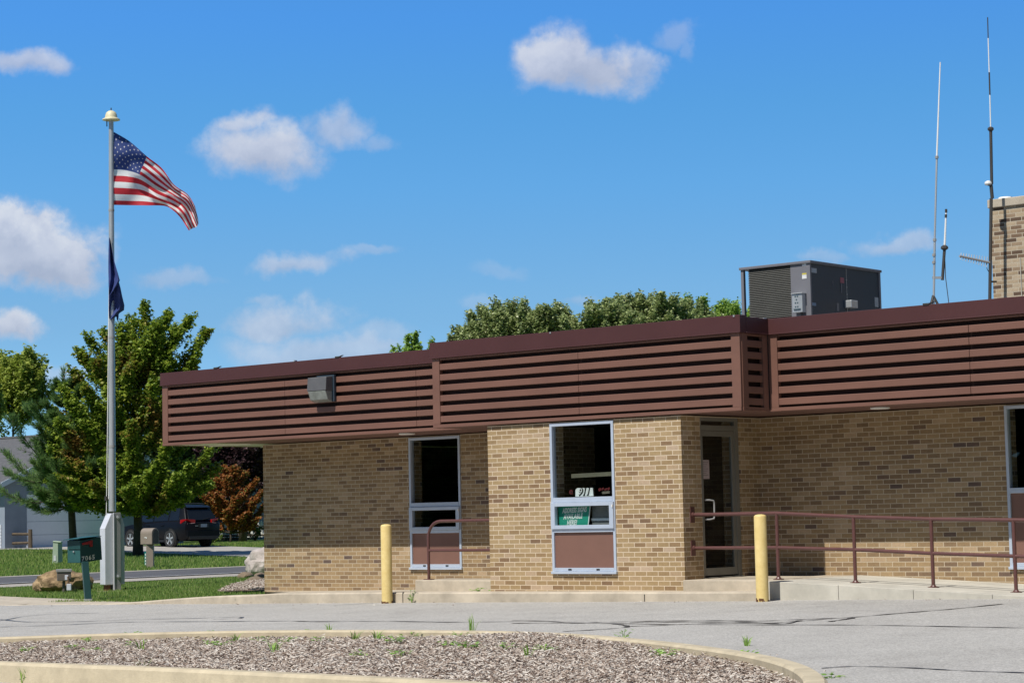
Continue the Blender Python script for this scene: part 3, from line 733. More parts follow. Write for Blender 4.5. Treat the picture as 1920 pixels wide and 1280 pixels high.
# ---- bollards
def bollard(px_, pt, pb, label, Z=None):
    p = on_g(px_, pb)
    if p.y > YK-.115: p = p+ray(px_, pb)*((YK-.115-p.y)/ray(px_, pb).y); p.z = HG(p.x, p.y)+.015
    h = at(px_, pt, (p-EYE).dot(FH)).z-p.z
    t = thing('bollard', label, 'bollard', (p.x, p.y, p.z), 'yellow bollards before the building')
    mb = MB(); prof = [(.083, 0), (.083, h-.03), (.078, h-.015), (.06, h-.003), (.02, h+.004)]
    mb.lathe(p, prof, 28); mb.build('post', M['bollard'], t, smooth=True)
    mb = MB()
    for k in range(22):
        a = rng.uniform(0, 6.28); mb.obox(p+Vector((.0845*math.cos(a), .0845*math.sin(a), rng.uniform(.0, .035))), (.016*-math.sin(a), .016*math.cos(a), 0), (.002*math.cos(a), .002*math.sin(a), 0), (0, 0, rng.uniform(.006, .02)))
    mb.build('rusty_base', M['rust'], t)
    return t
bollard(726, 982.5, 1128, 'yellow bollard before the shaded brick wall, left of the bay')
bollard(1430, 964, 1128, 'yellow bollard before the door landing at the start of the ramp')
# ============================================================ GROUND
def noise_bands(nt, coord, scale, detail=6):
    n = N(nt, 'ShaderNodeTexNoise'); n.inputs['Scale'].default_value = scale; n.inputs['Detail'].default_value = detail; n.inputs['Roughness'].default_value = .7
    nt.links.new(coord, n.inputs['Vector']); return n.outputs['Fac']
def ground_mat(name, cols, s1, s2, bump, bs, rough=.95, speck=None):
    m, nt, p = newmat(name); L = nt.links; tc = N(nt, 'ShaderNodeTexCoord'); c = tc.outputs['Object']
    a = noise_bands(nt, c, s1); b = noise_bands(nt, c, s2, 8); a2 = noise_bands(nt, c, s1*4.3, 7)
    f = math_(nt, 'ADD', math_(nt, 'ADD', math_(nt, 'MULTIPLY', a, .45), math_(nt, 'MULTIPLY', b, .25)), math_(nt, 'MULTIPLY', a2, .3))
    r = ramp(nt, [(.36, cols[0]), (.5, cols[1]), (.64, cols[2])]); L.new(f, r.inputs[0]); out = r.outputs[0]
    if speck:
        v = N(nt, 'ShaderNodeTexVoronoi'); v.inputs['Scale'].default_value = speck[0]; L.new(c, v.inputs['Vector'])
        sp = N(nt, 'ShaderNodeSeparateColor'); L.new(v.outputs['Color'], sp.inputs[0])
        rr = ramp(nt, [(0, (speck[1],)*3), (1, (speck[2],)*3)]); L.new(sp.outputs[0], rr.inputs[0])
        mx = N(nt, 'ShaderNodeMix', data_type='RGBA', blend_type='MULTIPLY'); mx.inputs[0].default_value = 1; L.new(out, mx.inputs[6]); L.new(rr.outputs[0], mx.inputs[7]); out = mx.outputs[2]
    L.new(out, p.inputs['Base Color']); p.inputs['Roughness'].default_value = rough; p.inputs['Specular IOR Level'].default_value = .2
    n = noise_bands(nt, c, bs, 5); bb = N(nt, 'ShaderNodeBump'); bb.inputs['Strength'].default_value = .7; bb.inputs['Distance'].default_value = bump
    L.new(n, bb.inputs['Height']); L.new(bb.outputs[0], p.inputs['Normal'])
    return m
M['lawn'] = ground_mat('lawn', ((.06,.11,.018), (.09,.165,.025), (.13,.20,.04)), .5, 9, .03, 30)
M['asph'] = ground_mat('pale_asphalt', ((.32,.307,.285), (.40,.386,.360), (.45,.434,.405)), .35, 14, .004, 150, speck=(75, .72, 1.22))
M['road'] = ground_mat('dark_asphalt', ((.085,.085,.092), (.10,.10,.108), (.115,.115,.12)), .4, 8, .003, 100)
M['gravel'] = ground_mat('gravel_shoulder', ((.24,.22,.19), (.36,.33,.29), (.46,.43,.38)), 1, 30, .01, 60)
M['drive'] = ground_mat('driveway_concrete', ((.30,.28,.25), (.36,.34,.31), (.42,.40,.36)), .6, 10, .004, 60)
M['mulch'] = ground_mat('wood_mulch', ((.10,.07,.052), (.19,.14,.11), (.30,.24,.19)), 3, 40, .03, 50)
M['tar'] = mat('crack_sealant', (.035,.035,.037), .45, var=.15, scale=12)

def sheet(name, mt, x0, x1, y0, y1, step, lift, kind='structure', fn=None):
    nx_ = max(1, int(round((x1-x0)/step))); ny_ = max(1, int(round((y1-y0)/step))); mb = MB()
    for j in range(ny_+1):
        for i in range(nx_+1):
            X = x0+(x1-x0)*i/nx_; Y = y0+(y1-y0)*j/ny_; mb.v.append((X, Y, HG(X, Y)+lift+(fn(X, Y) if fn else 0)))
    for j in range(ny_):
        for i in range(nx_):
            a = j*(nx_+1)+i; mb.f.append((a, a+1, a+nx_+2, a+nx_+1)); mb.m.append(0)
    o = mb.build(name, mt, None, origin=((x0+x1)/2, (y0+y1)/2, HG((x0+x1)/2, (y0+y1)/2)), fixn=False, smooth='all'); o['kind'] = kind; return o
# ground: non-uniform grid out to the horizon, one sheet
gx = [-900, -500, -300, -200, -150, -120]+list(range(-110, 21, 1))+[30, 50, 90, 160, 300, 600]
gy = [-500, -200, -100, -50, -30]+list(range(-20, 111, 1))+[120, 150, 200, 300, 500, 900]
mb = MB()
for Y in gy:
    for X in gx: mb.v.append((X, Y, HG(X, Y)))
W_ = len(gx)
for j in range(len(gy)-1):
    for i in range(W_-1):
        a = j*W_+i; mb.f.append((a, a+1, a+W_+1, a+W_)); mb.m.append(0)
o = mb.build('ground', M['lawn'], None, origin=(0, 0, 0), fixn=False, smooth='all'); o['kind'] = 'structure'

# parking lot: polygon strip south of the kerb path, tessellated
kx = sorted([(p.x, p.y) for p in [Vector(q) for q in kb]])
def kerb_y(X):
    if X >= kx[-1][0]: return 24.15
    for i in range(len(kx)-1):
        if kx[i][0] <= X <= kx[i+1][0]:
            t = (X-kx[i][0])/(kx[i+1][0]-kx[i][0]+1e-9); return kx[i][1]*(1-t)+kx[i+1][1]*t
    return kx[0][1]
mb = MB(); X0, X1 = -42, 14; nxx = 56; nyy = 44
for j in range(nyy+1):
    for i in range(nxx+1):
        X = X0+(X1-X0)*i/nxx; ye = kerb_y(X)+.05; Y = -18+(ye+18)*j/nyy
        mb.v.append((X, Y, HG(X, Y)+.02))
for j in range(nyy):
    for i in range(nxx):
        a = j*(nxx+1)+i; mb.f.append((a, a+1, a+nxx+2, a+nxx+1)); mb.m.append(0)
o = mb.build('parking_lot', M['asph'], None, origin=(-10, 10, HG(-10, 10)), fixn=False, smooth='all'); o['kind'] = 'structure'

# street along Y with shoulders
sheet('street', M['road'], -51.8, -45.6, -60, 170, 1.03, .045)
sheet('road_shoulder', M['gravel'], -45.55, -43.4, -60, 170, 1.07, .03)
sheet('road_shoulder', M['gravel'], -52.5, -51.85, -60, 170, 1.0, .03)
sheet('road_line', M['white'], -45.95, -45.83, -60, 170, 1.0, .052)
# driveway to the garage
sheet('driveway', M['drive'], -78, -52.4, 53.5, 60.5, 1.0, .03)

# tar crack lines on the lot
tl = [([(-40, 1166), (0, 1163), (70, 1152.5), (185, 1148.5)], .03), ([(-40, 1160), (0, 1161), (50, 1165.5), (140, 1165), (250, 1161), (360, 1159), (445, 1156.5), (448, 1159), (400, 1160.5)], .035),
      ([(0, 1175), (100, 1172), (240, 1166), (400, 1165), (530, 1164), (600, 1165), (725, 1164.5), (850, 1166), (960, 1165)], .045),
      ([(960, 1163.5), (1020, 1164), (1080, 1167.5), (1140, 1166), (1230, 1164), (1330, 1163), (1420, 1164), (1500, 1161), (1590, 1157.5), (1680, 1150), (1780, 1142), (1880, 1132)], .05),
      ([(960, 1168), (1100, 1168), (1240, 1170), (1400, 1171), (1600, 1171.5), (1760, 1174), (1920, 1177), (2000, 1179)], .04),
      ([(1055, 1183.5), (1120, 1180), (1175, 1175.5), (1168, 1171.5), (1150, 1169.5)], .045), ([(1175, 1174), (1260, 1171.5), (1330, 1168), (1440, 1167.5), (1500, 1164), (1560, 1160)], .04),
      ([(1180, 1167), (1290, 1165.5), (1400, 1166.5), (1470, 1169), (1500, 1163)], .05), ([(1555, 1165), (1590, 1160), (1600, 1158)], .06),
      ([(1540, 1252.5), (1605, 1249), (1710, 1252), (1800, 1257), (1920, 1261), (2000, 1263)], .03), ([(625, 1135.5), (660, 1132.5), (700, 1130.5)], .03)]
mb = MB()
for pts, w in tl:
    w_ = [on_g(x, y, .02) for x, y in pts]; path = smooth_path(w_); nn = len(path); base = len(mb.v)
    for i, p in enumerate(path):
        a = path[max(0, i-1)]; b = path[min(nn-1, i+1)]; t = (b-a).normalized(); nr = Vector((-t.y, t.x, 0))*w*.5*(1+.45*math.sin(i*1.7)+.3*math.sin(i*.61+len(pts)))
        for s in (-1, 1):
            q = p+nr*s; mb.v.append((q.x, q.y, HG(q.x, q.y)+.025))
    for i in range(nn-1): mb.f.append((base+2*i, base+2*i+1, base+2*i+3, base+2*i+2)); mb.m.append(0)
o = mb.build('crack_sealant', M['tar'], None, origin=(-18, 20, HG(-18, 20)), fixn=False); o['kind'] = 'structure'

# ---- planting island: outer edge of kerb (top), continuing out of frame
op = [(-260, 1200), (-120, 1196.5), (0, 1193), (200, 1186.5), (450, 1181), (680, 1179.5), (900, 1181), (1000, 1183.5), (1100, 1188), (1250, 1201), (1400, 1220), (1490, 1238), (1538, 1258), (1553, 1280), (1535, 1305), (1440, 1322), (1250, 1312), (1050, 1294), (900, 1282), (760, 1273), (500, 1261), (300, 1252), (0, 1241), (-130, 1236), (-260, 1232)]
KH = .13
isl = [on_g(x, y, KH+(.07 if i > 14 else 0)) for i, (x, y) in enumerate(op)]
isl = smooth_path(isl, 4)
cen = sum(isl, Vector())/len(isl)
def offset_loop(path, d):
    out = []
    for i, p in enumerate(path):
        a = path[max(0, i-1)]; b = path[min(len(path)-1, i+1)]; t = (b-a); t.z = 0; t.normalize(); out.append(p+Vector((t.y, -t.x, 0))*d)
    return out
inn = offset_loop(isl, .17)
mb = MB(); n = len(isl); base = 0
for i in range(n):
    a, b = isl[i], inn[i]; o_ = (a-b); o_.z = 0; o_.normalize(); h_ = a.z-HG(a.x, a.y)
    for q, z in ((a+o_*.03, a.z-h_-.05), (a+o_*.005, a.z-.025), (a-o_*.025, a.z), (b+o_*.02, a.z), (b, a.z-.02), (b, a.z-h_-.05)):
        mb.v.append((q.x, q.y, z))
for i in range(n-1):
    for k in range(5): mb.f.append((6*i+k, 6*i+k+1, 6*i+6+k+1, 6*i+6+k)); mb.m.append(0)
o = mb.build('island_kerb', M['curb_y'], None, smooth=True); o['kind'] = 'structure'
# mulch surface
from mathutils import geometry as mgeo
def inside(poly, x, y):
    c = False; j = len(poly)-1
    for i in range(len(poly)):
        xi, yi, xj, yj = poly[i][0], poly[i][1], poly[j][0], poly[j][1]
        if (yi > y) != (yj > y) and x < (xj-xi)*(y-yi)/(yj-yi)+xi: c = not c
        j = i
    return c
ip = [(p.x, p.y) for p in inn]
def edge_d(x, y): return min(math.hypot(p[0]-x, p[1]-y) for p in ip[::2])
xs_ = [p[0] for p in ip]; ys_ = [p[1] for p in ip]
def mz(x, y):
    return HG(x, y)+.035+.11*sstep(23.4, 21.3, x*FH.x+y*FH.y)*sstep(2.0, -.8, x*H.x+y*H.y)+.018*mnoise.noise(Vector((x*.9, y*.9, 0)))+.012*mnoise.noise(Vector((x*3, y*3, 5)))+.03*min(1, 0)
gs = .16; mb = MB(); idx = {}
nx_ = int((max(xs_)-min(xs_))/gs)+1; ny_ = int((max(ys_)-min(ys_))/gs)+1
for j in range(ny_+1):
    for i in range(nx_+1):
        x = min(xs_)+i*gs; y = min(ys_)+j*gs
        if inside(ip, x, y) or inside(ip, x+gs, y) or inside(ip, x-gs, y) or inside(ip, x, y-gs) or inside(ip, x, y+gs):
            idx[(i, j)] = len(mb.v); mb.v.append((x, y, mz(x, y)))
for j in range(ny_):
    for i in range(nx_):
        k = [(i, j), (i+1, j), (i+1, j+1), (i, j+1)]
        if all(q in idx for q in k): mb.f.append(tuple(idx[q] for q in k)); mb.m.append(0)
o = mb.build('mulch_bed', M['mulch'], None, fixn=False, smooth='all'); o['kind'] = 'structure'
# chips
def chip_mat():
    m, nt, p = newmat('wood_chips'); g = N(nt, 'ShaderNodeNewGeometry')
    r = ramp(nt, [(0, (.11,.072,.054)), (.12, (.24,.17,.13)), (.32, (.39,.31,.25)), (.6, (.53,.455,.39)), (.82, (.64,.58,.51)), (1, (.76,.71,.64))])
    nt.links.new(g.outputs['Random Per Island'], r.inputs[0]); nt.links.new(r.outputs[0], p.inputs['Base Color']); p.inputs['Roughness'].default_value = .9
    return m
M['chip'] = chip_mat()
def chips(n, xr, yr, zf, test, seed, lens=(.014, .062)):
    rg = random.Random(seed); vs = []; fs = []
    c = 0; tries = 0
    while c < n and tries < n*6:
        tries += 1
        x = rg.uniform(*xr); y = rg.uniform(*yr)
        if not test(x, y): continue
        l = rg.uniform(*lens)*(2.2 if rg.random() < .035 else 1); w = rg.uniform(.004, .013); a = rg.uniform(0, 6.283); e = rg.uniform(-.45, .45); ro = rg.uniform(-1, 1)
        d = Vector((math.cos(a)*math.cos(e), math.sin(a)*math.cos(e), math.sin(e))); s = Vector((-math.sin(a)*math.cos(ro), math.cos(a)*math.cos(ro), math.sin(ro)))
        nn = d.cross(s)*.004; z = zf(x, y)+.012+abs(math.sin(e))*l*.4+rg.uniform(0, .02); p = Vector((x, y, z))
        b = len(vs); t = rg.uniform(.3, 1)
        vs += [p-d*l/2-s*w/2, p+d*l/2-s*w/2*t, p+d*l/2+s*w/2*t, p-d*l/2+s*w/2, p+nn*2]
        fs += [(b, b+1, b+4), (b+1, b+2, b+4), (b+2, b+3, b+4), (b+3, b, b+4)]
        c += 1
    mb = MB(); mb.v = [tuple(v) for v in vs]; mb.f = fs; mb.m = [0]*len(fs); return mb
def vis(x, y, m=.02):
    d = Vector((x, y, HG(x, y)))-EYE; f = d.dot(FW)
    if f < 1: return False
    u = d.dot(CR)/f*F; v = d.dot(CU)/f*F
    return abs(u) < 960*(1.06) and v > -640*1.1
mb = chips(60000, (min(xs_), max(xs_)), (min(ys_), max(ys_)), mz, lambda x, y: vis(x, y) and inside(ip, x, y), 3)
o = mb.build('wood_chips', M['chip'], None, fixn=False); setp(o, 'pale and brown wood chip mulch filling the kerbed island', 'wood chips', kind='stuff')
# mulch by the building corner
cm = [on_g(x, y, .01) for x, y in ((408, 1112), (440, 1099), (470, 1093), (497, 1090), (520, 1090), (515, 1110))]
cmp_ = [(p.x, p.y) for p in cm]
def mz2(x, y): return HG(x, y)+.05
mb = MB(); mb.add([(p.x, p.y, HG(p.x, p.y)+.05) for p in cm], [tuple(range(6))]); o = mb.build('corner_bed', M['mulch'], None); o['kind'] = 'structure'
mb = chips(2600, (min(p[0] for p in cmp_), max(p[0] for p in cmp_)), (min(p[1] for p in cmp_), max(p[1] for p in cmp_)), mz2, lambda x, y: inside(cmp_, x, y), 9, (.03, .1))
o = mb.build('wood_chips', M['chip'], None, fixn=False); setp(o, 'reddish bark mulch beside the left corner of the brick building', 'wood chips', kind='stuff')

# ---- grass blades on the near lawn
def blades(n, test, xr, yr, seed, hh=(.03, .075), w=.008):
    rg = random.Random(seed); vs = []; fs = []; c = 0; t = 0
    while c < n and t < n*8:
        t += 1; x = rg.uniform(*xr); y = rg.uniform(*yr)
        if not test(x, y): continue
        z = HG(x, y); a = rg.uniform(0, 6.28); h = rg.uniform(*hh); b = len(vs); lx, ly = rg.uniform(-.02, .02), rg.uniform(-.02, .02)
        vs += [(x-w*math.cos(a), y-w*math.sin(a), z), (x+w*math.cos(a), y+w*math.sin(a), z), (x+lx, y+ly, z+h)]; fs.append((b, b+1, b+2)); c += 1
    mb = MB(); mb.v = vs; mb.f = fs; mb.m = [0]*len(fs); return mb
M['blade'] = leaf_mat('grass_blades', [(0, (.075,.13,.025)), (.5, (.13,.205,.042)), (.85, (.19,.25,.065)), (1, (.30,.28,.13))], .3)
mb = blades(60000, lambda x, y: vis(x, y) and y > kerb_y(x)+(.66 if x > -28.0 else .86 if x > -32 else 1.9) and x < -28.6 and not inside(cmp_, x, y), (-43.2, -28.5), (20.5, 34), 5)
o = mb.build('grass', M['blade'], None, fixn=False); setp(o, 'short mown grass on the near side of the street', 'grass', kind='stuff')
mb = blades(50000, lambda x, y: vis(x, y) and not (53.2 < y < 60.8), (-72, -52.6), (38, 66), 6, (.05, .12), .016)
o = mb.build('grass', M['blade'], None, fixn=False); setp(o, 'shaded lawn grass across the street round the driveway', 'grass', kind='stuff')

# grit and stray chips along the kerbs
def near_k(x, y):
    return vis(x, y) and ((0 < kerb_y(x)-y < .9 and rng.random() < .5*(1-(kerb_y(x)-y)/.9)) or (not inside([(p.x, p.y) for p in isl], x, y) and min((p.x-x)**2+(p.y-y)**2 for p in isl[::3]) < .35 and rng.random() < .25))
mb = chips(900, (-32, -6), (13, 24.2), lambda x, y: HG(x, y)+.008, near_k, 17, (.01, .035))
o = mb.build('grit', M['chip'], None, fixn=False); setp(o, 'loose grit and stray chips on the asphalt along the kerbs', 'grit', kind='stuff')
# ---- weeds
M['weed'] = leaf_mat('weed_leaves', [(0, (.11,.21,.035)), (.5, (.18,.32,.06)), (1, (.28,.40,.10))], .35)
def weed(p, h, sp, style, label, group, seed):
    rg = random.Random(seed); mb = MB()
    nb = 16 if style == 'grass' else 26
    for k in range(nb):
        a = rg.uniform(0, 6.28)
        if style == 'grass':
            l = h*rg.uniform(.6, 1.15); r = sp*rg.uniform(.2, 1); w = .006
            q0 = p+Vector((rg.uniform(-.02, .02), rg.uniform(-.02, .02), 0)); q1 = q0+Vector((r*.4*math.cos(a), r*.4*math.sin(a), l*.7)); q2 = q0+Vector((r*math.cos(a), r*math.sin(a), l))
            s = Vector((-math.sin(a), math.cos(a), 0))*w
            mb.add([q0-s, q0+s, q1+s*.8, q1-s*.8, q2], [(0, 1, 2, 3), (3, 2, 4)])
        else:
            r = sp*rg.uniform(.1, 1); z = h*rg.uniform(.1, 1); q = p+Vector((r*math.cos(a), r*math.sin(a), z)); l = rg.uniform(.03, .06)*(.6+sp*2)
            d = Vector((math.cos(a), math.sin(a), rg.uniform(-.3, .5))).normalized(); s = Vector((-math.sin(a), math.cos(a), rg.uniform(-.4, .4)))*l*.4
            mb.add([q-d*l*.5, q+s, q+d*l*.6, q-s], [(0, 1, 2, 3)])
            if k % 4 == 0: mb.tube([p-Vector((0,0,.01)), p.lerp(q, .5)+Vector((0,0,.02)), q], .003, 4)
    o = mb.build('weed', M['weed'], None, origin=tuple(p), fixn=False); return setp(o, label, 'weed', group)
wl_ = [(50, 1223, 'l'), (170, 1236, 'l'), (165, 1205, 'l'), (138, 1218, 'l'), (240, 1211, 'l'), (250, 1193, 'l'), (265, 1236, 'g'), (398, 1191, 'l'), (390, 1210, 'l'), (415, 1232, 'l'), (443, 1204, 'g'), (486, 1204, 'l'), (515, 1246, 'g'), (537, 1205, 'l'), (568, 1188, 'l'),
       (665, 1214, 'g'), (708, 1218, 'g'), (600, 1218, 'l'), (735, 1211, 'l'), (742, 1228, 'l'), (780, 1197, 'l'), (840, 1234, 'l'), (872, 1238, 'l'), (893, 1237, 'l'), (860, 1212, 'l'), (945, 1236, 'l'), (990, 1251, 'g'), (1022, 1236, 'l'), (1238, 1235, 'l'), (1252, 1232, 'l'), (678, 1256, 'l'), (750, 1255, 'l'), (1398, 1232, 'l')]
for i, (x, y, s) in enumerate(wl_):
    p = on_g(x, y, .05); p.z = mz(p.x, p.y)+.01
    weed(p, .12 if s == 'g' else .07, .16 if s == 'g' else .12, 'grass' if s == 'g' else 'leaf', 'small green weed sprouting from the wood chips of the island', 'weeds in the mulch bed', i)
for i, (x, y, h, sp, st, lb) in enumerate(((618, 1190, .14, .12, 'grass', 'spiky weed by the back kerb of the island, left of centre'), (885, 1188, .22, .14, 'grass', 'taller weed at the back kerb of the island below the brick bay'),
        (1168, 1203, .14, .12, 'leaf', 'low weed by a heap of dark chips at the back kerb'), (1400, 1214, .13, .10, 'grass', 'thin weed rising outside the island kerb on the right'),
        (275, 1282, .22, .16, 'grass', 'grassy weed at the front kerb along the lower picture edge'), (45, 1284, .16, .08, 'grass', 'thin dry weed at the front kerb near the lower left corner'), (1560, 1274, .06, .15, 'leaf', 'flat tuft in the asphalt beside the rounded kerb end'))):
    p = on_g(x, y); weed(p, h, sp, st, lb, None, 100+i)
def yk(px_, py_): p = on_g(px_, py_); p.y = min(p.y, 23.88); p.z = HG(p.x, p.y)+.02; return p
weed(yk(813, 1128), .2, .09, 'leaf', 'leafy weed growing at the foot of the kerb right of the left bollard', None, 200)
weed(yk(505, 1128), .1, .06, 'leaf', 'tiny weed at the kerb foot by the left corner of the wall', None, 201)
p = on_y(899, 1107, 24.5); weed(Vector((p.x, 24.5, zz(-1.125))), .05, .16, 'leaf', 'low weed before the concrete step left of the bay', None, 202)
weed(on_g(285, 1130), .03, .16, 'leaf', 'flat yellowish weed in the kerb joint left of the mailbox shadow', None, 203)
# ============================================================ FLAGPOLE
ZP = 46.0
pb = on_g(211, 1108); ZP = (pb-EYE).dot(FH)
def fp(px_, py_, dz=0): return at(px_, py_, ZP+dz)
S = ZP/F                                   # metres per full-size pixel at the pole
t = thing('flagpole', 'tall silver flagpole standing in a grey hinged steel base on the lawn', 'flagpole', tuple(pb))
top = fp(211.5, 222); bot = Vector((pb.x, pb.y, pb.z))
top.x = bot.x+(top.x-bot.x)*.5; top.y = bot.y+(top.y-bot.y)*.5
mb = MB(); zj = [0, .25, .45, .7, .98]
pts = [bot.lerp(top, k/12) for k in range(2, 13)]
mb.tube(pts, [(.078-.028*k/12) for k in range(2, 13)], 18); mb.build('pole', M['galv'], t, smooth=True)
for k in (.30, .53, .80):
    q = bot.lerp(top, k); mb = MB(); mb.tube([q, q+Vector((0, 0, .05))], .083-.028*k, 18); mb.build('joint_ring', M['boxgrey2'], t, smooth=True)
# truck cap
mb = MB(); q = top+Vector((0, 0, -.05)); hm = mat('ivory_cap', (.66, .60, .40), .45)
mb.lathe(q, [(.14, 0), (.185, .012), (.18, .03), (.13, .06), (.12, .12), (.10, .17), (.06, .20), (.015, .215)], 24); mb.build('cap', hm, t, smooth=True)
mb = MB(); mb.tube([q+Vector((0,0,.21)), q+Vector((0,0,.27))], .012, 8); mb.build('finial', M['dark'], t)
mb = MB(); mb.tube([q-H*.09, q-H*.09+Vector((0,0,-.12))], .012, 6); mb.build('truck_hook', M['dark'], t)
# hinged base: two channels
def ob(mb, cx, cy_, w, d, z0, z1):   # box aligned with the view-rotated base
    c = bot+AX*cx+AY*cy_; mb.obox(c+Vector((0, 0, (z0+z1)/2)), AX*(w/2), AY*(d/2), Vector((0, 0, (z1-z0)/2)))
TH = R(35); AX = H*math.cos(TH)+FH*math.sin(TH); AY = FH*math.cos(TH)-H*math.sin(TH)
hb = (1108-962)*S
mb = MB(); ob(mb, .035, -.145, .165, .04, 0, hb); ob(mb, .035, .145, .165, .04, 0, hb)
mb.build('base_channel', M['boxgrey2'], t, bevel=.006)
mb = MB(); prof = [(-.22, .14), (.22, .14), (.22, hb*.84), (.14, hb-.02), (-.08, hb-.02), (-.22, hb*.80)]
mb.prism([bot+AX*a+AY*-.125+Vector((0, 0, z)) for a, z in prof], AY*.25); mb.build('counterweight_box', M['boxgrey'], t, bevel=.012)
mb = MB(); 
for s in (-1,): ob(mb, -.04, -.172, .012, .02, 0, hb)
mb.build('base_rib', M['boxgrey'], t)
for z in (.30, hb-.10):
    mb = MB(); c = bot+AX*.055-AY*.166+Vector((0, 0, z)); mb.tube([c, c-AY*.03], .035, 12); mb.tube([c, c-AY*.05], .016, 8); mb.build('hinge_bolt', M['galv'], t)
mb = MB(); ob(mb, 0, 0, .5, .5, -.02, .015); mb.build('footing', M['conc'], t)
mb = MB(); ob(mb, -.12, 0, .06, .2, 0, .14); mb.build('foot_block', M['rust'], t)
mb = MB(); ob(mb, .30, .0, .02, .05, 0, .07); mb.build('anchor_stub', M['rust'], t)
# halyard
mb = MB(); mb.tube([fp(208, 232), fp(206, 400), fp(203.5, 600), fp(201.5, 800), fp(199.5, 955), fp(198, 985)], .008, 5)
mb.tube([fp(204.5, 600), fp(204.5, 800), fp(203.5, 935)], .008, 5); mb.build('halyard', M['white'], t)
mb = MB(); mb.tube([fp(199, 930), fp(199, 938)], .03, 8); mb.tube([fp(197.5, 974), fp(195.5, 984)], .022, 6); mb.build('rope_clip', M['dark'], t)

# ---- stars and stripes
fr_ = mat('flag_red', (.62, .03, .045), .75, var=.05); fw_ = mat('flag_white', (.86, .86, .86), .75, var=.03); fb_ = mat('flag_blue', (.035, .065, .23), .75, var=.05)
for m_ in (fr_, fw_, fb_):
    nt = m_.node_tree; p_ = nt.nodes['Principled BSDF']; tr = N(nt, 'ShaderNodeBsdfTranslucent'); ms = N(nt, 'ShaderNodeMixShader'); ms.inputs[0].default_value = .42
    src = p_.inputs['Base Color'].links[0].from_socket; nt.links.new(src, tr.inputs[0]); nt.links.new(p_.outputs[0], ms.inputs[1]); nt.links.new(tr.outputs[0], ms.inputs[2]); nt.links.new(ms.outputs[0], nt.nodes['Material Output'].inputs[0])
def zx(x, y): return (160+x/2.7826, 180+y/2.7826)
# control columns: u, list of (v, zoom x, zoom y, depth m)
ctl = [(0.0, [(0, 140, 183, 0), (.25, 137, 280, 0), (.54, 130, 384, 0), (.77, 129, 478, 0), (1, 130, 568, 0)]),
       (.20, [(0, 232, 238, .15), (.25, 212, 300, -.08), (.54, 208, 388, .10), (.77, 222, 482, .0), (1, 226, 570, .1)]),
       (.40, [(0, 322, 316, .05), (.25, 308, 355, .20), (.54, 286, 412, -.05), (.77, 300, 492, .18), (1, 322, 571, .0)]),
       (.60, [(0, 398, 376, .30), (.25, 388, 420, .10), (.54, 372, 470, .35), (.77, 385, 532, -.05), (1, 415, 574, .25)]),
       (.78, [(0, 462, 462, .15), (.25, 464, 490, .42), (.54, 462, 522, .10), (.77, 462, 562, .40), (1, 462, 600, .0)]),
       (.90, [(0, 535, 515, .45), (.25, 540, 545, .10), (.54, 530, 575, .50), (.77, 515, 605, .05), (1, 500, 640, .35)]),
       (1.0, [(0, 572, 575, .2), (.25, 590, 655, .55), (.54, 580, 682, .12), (.77, 560, 690, .50), (1, 540, 702, .05)])]
def cr(ks, ps, t):
    n = len(ks)
    for i in range(n-1):
        if t <= ks[i+1] or i == n-2: break
    f = (t-ks[i])/(ks[i+1]-ks[i]); a = ps[max(0, i-1)]; b = ps[i]; c = ps[i+1]; d = ps[min(n-1, i+2)]
    return tuple(.5*((2*b[k])+(-a[k]+c[k])*f+(2*a[k]-5*b[k]+4*c[k]-d[k])*f*f+(-a[k]+3*b[k]-3*c[k]+d[k])*f**3) for k in range(3))
def flagP(u, v, off=0.0):
    q = [cr([c[0] for c in col], [c[1:] for c in col], v) for (_, col) in ctl]
    x, y, d = cr([c[0] for c in ctl], q, u)
    d += .07*math.sin(7*u+3.2*v+1)*u+.03*math.sin(17*u-6*v)*u
    px_, py_ = zx(x, y)
    return fp(px_, py_, d+off)
nu, nv = 76, 52
mb = MB()
for j in range(nv+1):
    for i in range(nu+1): mb.v.append(tuple(flagP(i/nu, j/nv)))
for j in range(nv):
    for i in range(nu):
        a = j*(nu+1)+i; mb.f.append((a, a+1, a+nu+2, a+nu+1)); st = int((j+.5)/nv*13)
        blue = (i+.5)/nu < .40 and st < 7
        mb.m.append(2 if blue else (0 if st % 2 == 0 else 1))
for rr in range(9):
    cols = 6 if rr % 2 == 0 else 5
    for cc in range(cols):
        u0 = .40*((cc*2+(1 if rr % 2 == 0 else 2))/12); v0 = (7/13)*((rr+1)/10)
        for off in (-.006, .006):
            c0 = flagP(u0, v0, off); base = len(mb.v); mb.v.append(tuple(c0))
            for k in range(10):
                a = math.pi/2+k*math.pi/5; r_ = .0125 if k % 2 == 0 else .0052
                mb.v.append(tuple(flagP(max(0, u0+r_*math.cos(a)*.78), max(0, v0-r_*math.sin(a)*1.5), off)))
            for k in range(10): mb.f.append((base, base+1+k, base+1+(k+1) % 10)); mb.m.append(1)
o = mb.build('national_flag', [fr_, fw_, fb_], None, origin=tuple(flagP(0, 1)), smooth='all', fixn=False)
setp(o, 'red, white and blue flag with stars and stripes flying from the top of the pole', 'flag')
mb = MB(); mb.tube([flagP(0, 0)-H*.01, flagP(0, 1)-H*.01], .02, 6); mb.build('hoist_band', fw_, o)
